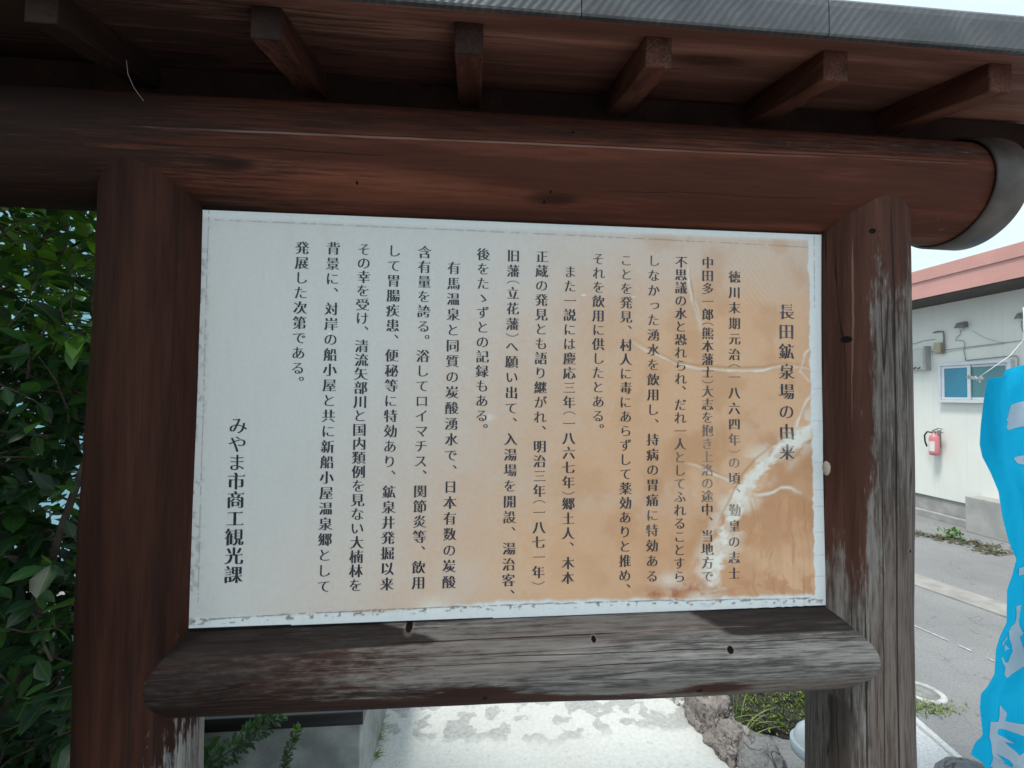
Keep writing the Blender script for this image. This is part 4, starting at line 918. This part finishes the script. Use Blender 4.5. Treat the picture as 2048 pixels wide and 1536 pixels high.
# ------------------------------------------------------------------ blue banner flag
FL = empty("banner_flag", (2.24, .42, 0), "bright blue cloth banner with white brush characters at right picture edge", "banner flag")
FLAG_EDGE = [(1.5545, 1.5668), (1.5375, 1.4973), (1.5254, 1.4166), (1.5211, 1.3601), (1.5296, 1.3166), (1.5574, 1.2636), (1.5854, 1.1993), (1.5991, 1.1108), (1.6191, 1.0384), (1.6453, 0.9821), (1.6266, 0.9255), (1.6093, 0.8851), (1.6055, 0.7803), (1.5818, 0.7398), (1.5661, 0.6993), (1.5589, 0.6187), (1.5335, 0.5814), (1.5096, 0.5586), (1.5053, 0.5134), (1.5141, 0.4297), (1.487, 0.4085), (1.4697, 0.3729), (1.5101, 0.3442), (1.5297, 0.3105), (1.5307, 0.2073)]
FLAG_MARKS = [
   [(1.5895, 1.4364), (1.6215, 1.4447), (1.6471, 1.4562), (1.6598, 1.4789), (1.7158, 1.4986), (1.7166, 1.418), (1.6573, 1.3966), (1.646, 1.4094), (1.6346, 1.4206), (1.6235, 1.4109), (1.6074, 1.4156)] ,
   [(1.6341, 1.3078), (1.6453, 1.3127), (1.7095, 1.3164), (1.7098, 1.2857), (1.6584, 1.2902), (1.6407, 1.2949)] ,
   [(1.6488, 0.9547), (1.7049, 0.9664), (1.7052, 0.9342), (1.649, 0.9305)] ,
   [(1.6387, 0.8337), (1.6693, 0.8323), (1.6717, 0.7404), (1.6622, 0.7291), (1.6518, 0.6484), (1.6295, 0.624), (1.612, 0.6078), (1.6008, 0.6061), (1.5974, 0.6157), (1.6069, 0.6351), (1.5954, 0.6592), (1.5954, 0.6657), (1.6018, 0.6657), (1.6116, 0.6465), (1.6228, 0.6482), (1.6386, 0.6838), (1.6428, 0.7402)] ,
   [(1.59, 0.7173), (1.6012, 0.7222), (1.6333, 0.7256), (1.635, 0.716), (1.6175, 0.7029), (1.595, 0.7044)] ,
   [(1.624, 0.6982), (1.6337, 0.6886), (1.6225, 0.6804)] ,
   [(1.5662, 0.5268), (1.5825, 0.5044), (1.5779, 0.4785), (1.6775, 0.4825), (1.7498, 0.483), (1.7505, 0.4105), (1.6704, 0.3857), (1.6512, 0.371), (1.6159, 0.3692), (1.6095, 0.3627), (1.6072, 0.2723), (1.5654, 0.272), (1.5521, 0.3203), (1.531, 0.3395), (1.5259, 0.3733), (1.5271, 0.4169), (1.5281, 0.4798), (1.5506, 0.4799), (1.5585, 0.4913)] ,
]
FLAG_HOLES = [
   [(1.5508, 0.4574), (1.62, 0.4466), (1.6201, 0.4337), (1.6124, 0.4014), (1.5931, 0.4061), (1.5819, 0.3979), (1.5656, 0.4188), (1.5865, 0.4221), (1.5703, 0.4301), (1.5477, 0.4412)] ,
   [(1.5354, 0.3863), (1.5564, 0.38), (1.5727, 0.3527), (1.555, 0.359)] ,
   [(1.5472, 0.3316), (1.5714, 0.3156), (1.5763, 0.3092), (1.5521, 0.3187)] ,
]
_ez = np.array([p[1] for p in FLAG_EDGE])[::-1]; _ex = np.array([p[0] for p in FLAG_EDGE])[::-1]
def xl(z): return np.interp(z, _ez, _ex)
def fy(x, z):
    e = np.maximum(x - xl(z), 0)
    return .392 + (1 - np.exp(-e / .05)) * (.040 * np.sin(e * 24 + 2.4 * z + 1.2 * np.sin(z * 5)) * np.exp(-e * 1.5) + .012 * np.sin(z * 11 + e * 7) + .009 * np.sin(z * 23 - e * 40)) - .015 * np.sin(np.clip(e / .06, 0, 1) * math.pi)
nv, nu = 220, 90
Zr = np.linspace(1.5668, .18, nv)[:, None]; Ur = np.linspace(0, 1, nu)[None, :] ** 1.5
X = xl(Zr) + (2.225 - xl(Zr)) * Ur; Z = Zr + (.33 * (X - 1.5545)) * sstep(1.1, 1.5668, Zr) + 0 * X
Yf = fy(X, Zr + 0 * X)
V = np.stack([X, Yf, Z], -1).reshape(-1, 3); i, j = np.meshgrid(np.arange(nv - 1), np.arange(nu - 1), indexing='ij'); q = i * nu + j
me = mesh_np("cloth", V, np.stack([q, q + nu, q + nu + 1, q + 1], -1).reshape(-1, 4))
def cloth_mat(nm, col, tcol):
    t = NT(nm); n = t.noise(scale=900, detail=2); k = t.noise(scale=5, detail=3)
    c = t.mix(t.step(.3, .7, k, 0, .12), col, tuple(v * .8 for v in col)); t.bump(t.math('ADD', n, t.math('MULTIPLY', t.noise(t.map((9, 9, 3)), 1, 3), 25)), .5, .004); t.fin(c, .75, 0, .2)
    tr = t.t.nodes.new('ShaderNodeBsdfTranslucent'); ms = t.t.nodes.new('ShaderNodeMixShader'); ms.inputs[0].default_value = .42
    t.set(tr.inputs[0], tcol); t.t.links.new(t.bsdf.outputs[0], ms.inputs[1]); t.t.links.new(tr.outputs[0], ms.inputs[2]); t.t.links.new(ms.outputs[0], t.out.inputs[0])
    return t.m
CL = link("cloth", me, cloth_mat("cyan_cloth", (.004, .44, .76), (.005, .52, .86)), FL)
def fz(x, z): return z - (.33 * (x - 1.5545)) * float(sstep(1.1, 1.5668, np.array([z]))[0])
M_PRINT = cloth_mat("white_cloth_print", (.62, .66, .70), (.62, .68, .72))
for grp in (FLAG_MARKS[:3], FLAG_MARKS[3:6], FLAG_MARKS[6:] + FLAG_HOLES):      # what shows of three characters
    cu = bpy.data.curves.new("marks", 'CURVE'); cu.dimensions = '2D'; cu.fill_mode = 'FRONT'
    for pts in grp:
        s = cu.splines.new('POLY'); s.points.add(len(pts) - 1); s.use_cyclic_u = True
        for pnt, (x, z) in zip(s.points, pts): pnt.co = (x, z, 0, 1)
    tmp = bpy.data.objects.new("marks", cu); COL.objects.link(tmp)
    dg = bpy.context.evaluated_depsgraph_get(); dg.update(); me = bpy.data.meshes.new_from_object(tmp.evaluated_get(dg))
    bpy.data.objects.remove(tmp); bpy.data.curves.remove(cu)
    bm = bmesh.new(); bm.from_mesh(me); bpy.data.meshes.remove(me)
    bmesh.ops.triangulate(bm, faces=bm.faces)
    for _ in range(4):
        es = [e for e in bm.edges if e.calc_length() > .012]
        if es: bmesh.ops.subdivide_edges(bm, edges=es, cuts=1, use_grid_fill=False); bmesh.ops.triangulate(bm, faces=bm.faces)
    for v in bm.verts:
        x, z = v.co.x, v.co.y
        v.co = (x, float(fy(np.array([x]), np.array([fz(x, z)]))[0]) - .0025, z)
    link("lettering", from_bm("lettering", bm, True), M_PRINT, CL)
M_POLE = simple("white_pole", (.6, .6, .6), .4, .05)
link("pole", tube_me("pole", [(2.24, .42, 0), (2.24, .42, 2.15)], .014, 12), M_POLE, FL)
link("cross_arm", tube_me("cross_arm", [(2.24, .42, 1.80), (1.70, .40, 1.80)], .005, 8), M_POLE, FL)
link("cord", tube_me("cord", [(1.553, .425, 1.567), (1.60, .42, 1.60), (1.66, .41, 1.645), (1.70, .40, 1.70), (1.70, .40, 1.80)], .0014, 6), simple("white_cord", (.62, .62, .62), .8, .05), FL)
bm = bmesh.new()
for k in range(12):
    d = Vector(rnd_dir(1)[0]) * .02; d.x -= .015
    bm_tube(bm, [(1.556, .42, 1.566), Vector((1.556, .42, 1.566)) + d * .6, Vector((1.556, .42, 1.566)) + d + Vector((0, 0, .004))], .0025, 5)
link("knot", from_bm("knot", bm, True), simple("frayed_cord", (.64, .64, .64), .9, .05), FL)
tag(link("cocoon", rock_me("cocoon", (.622, -.062, 1.353), (.0075, .007, .015), 4, amp=.12, sub=3), simple("pale_cocoon", (.36, .29, .24), .8, .15)), "small pale oval cocoon stuck to the right post", "cocoon")
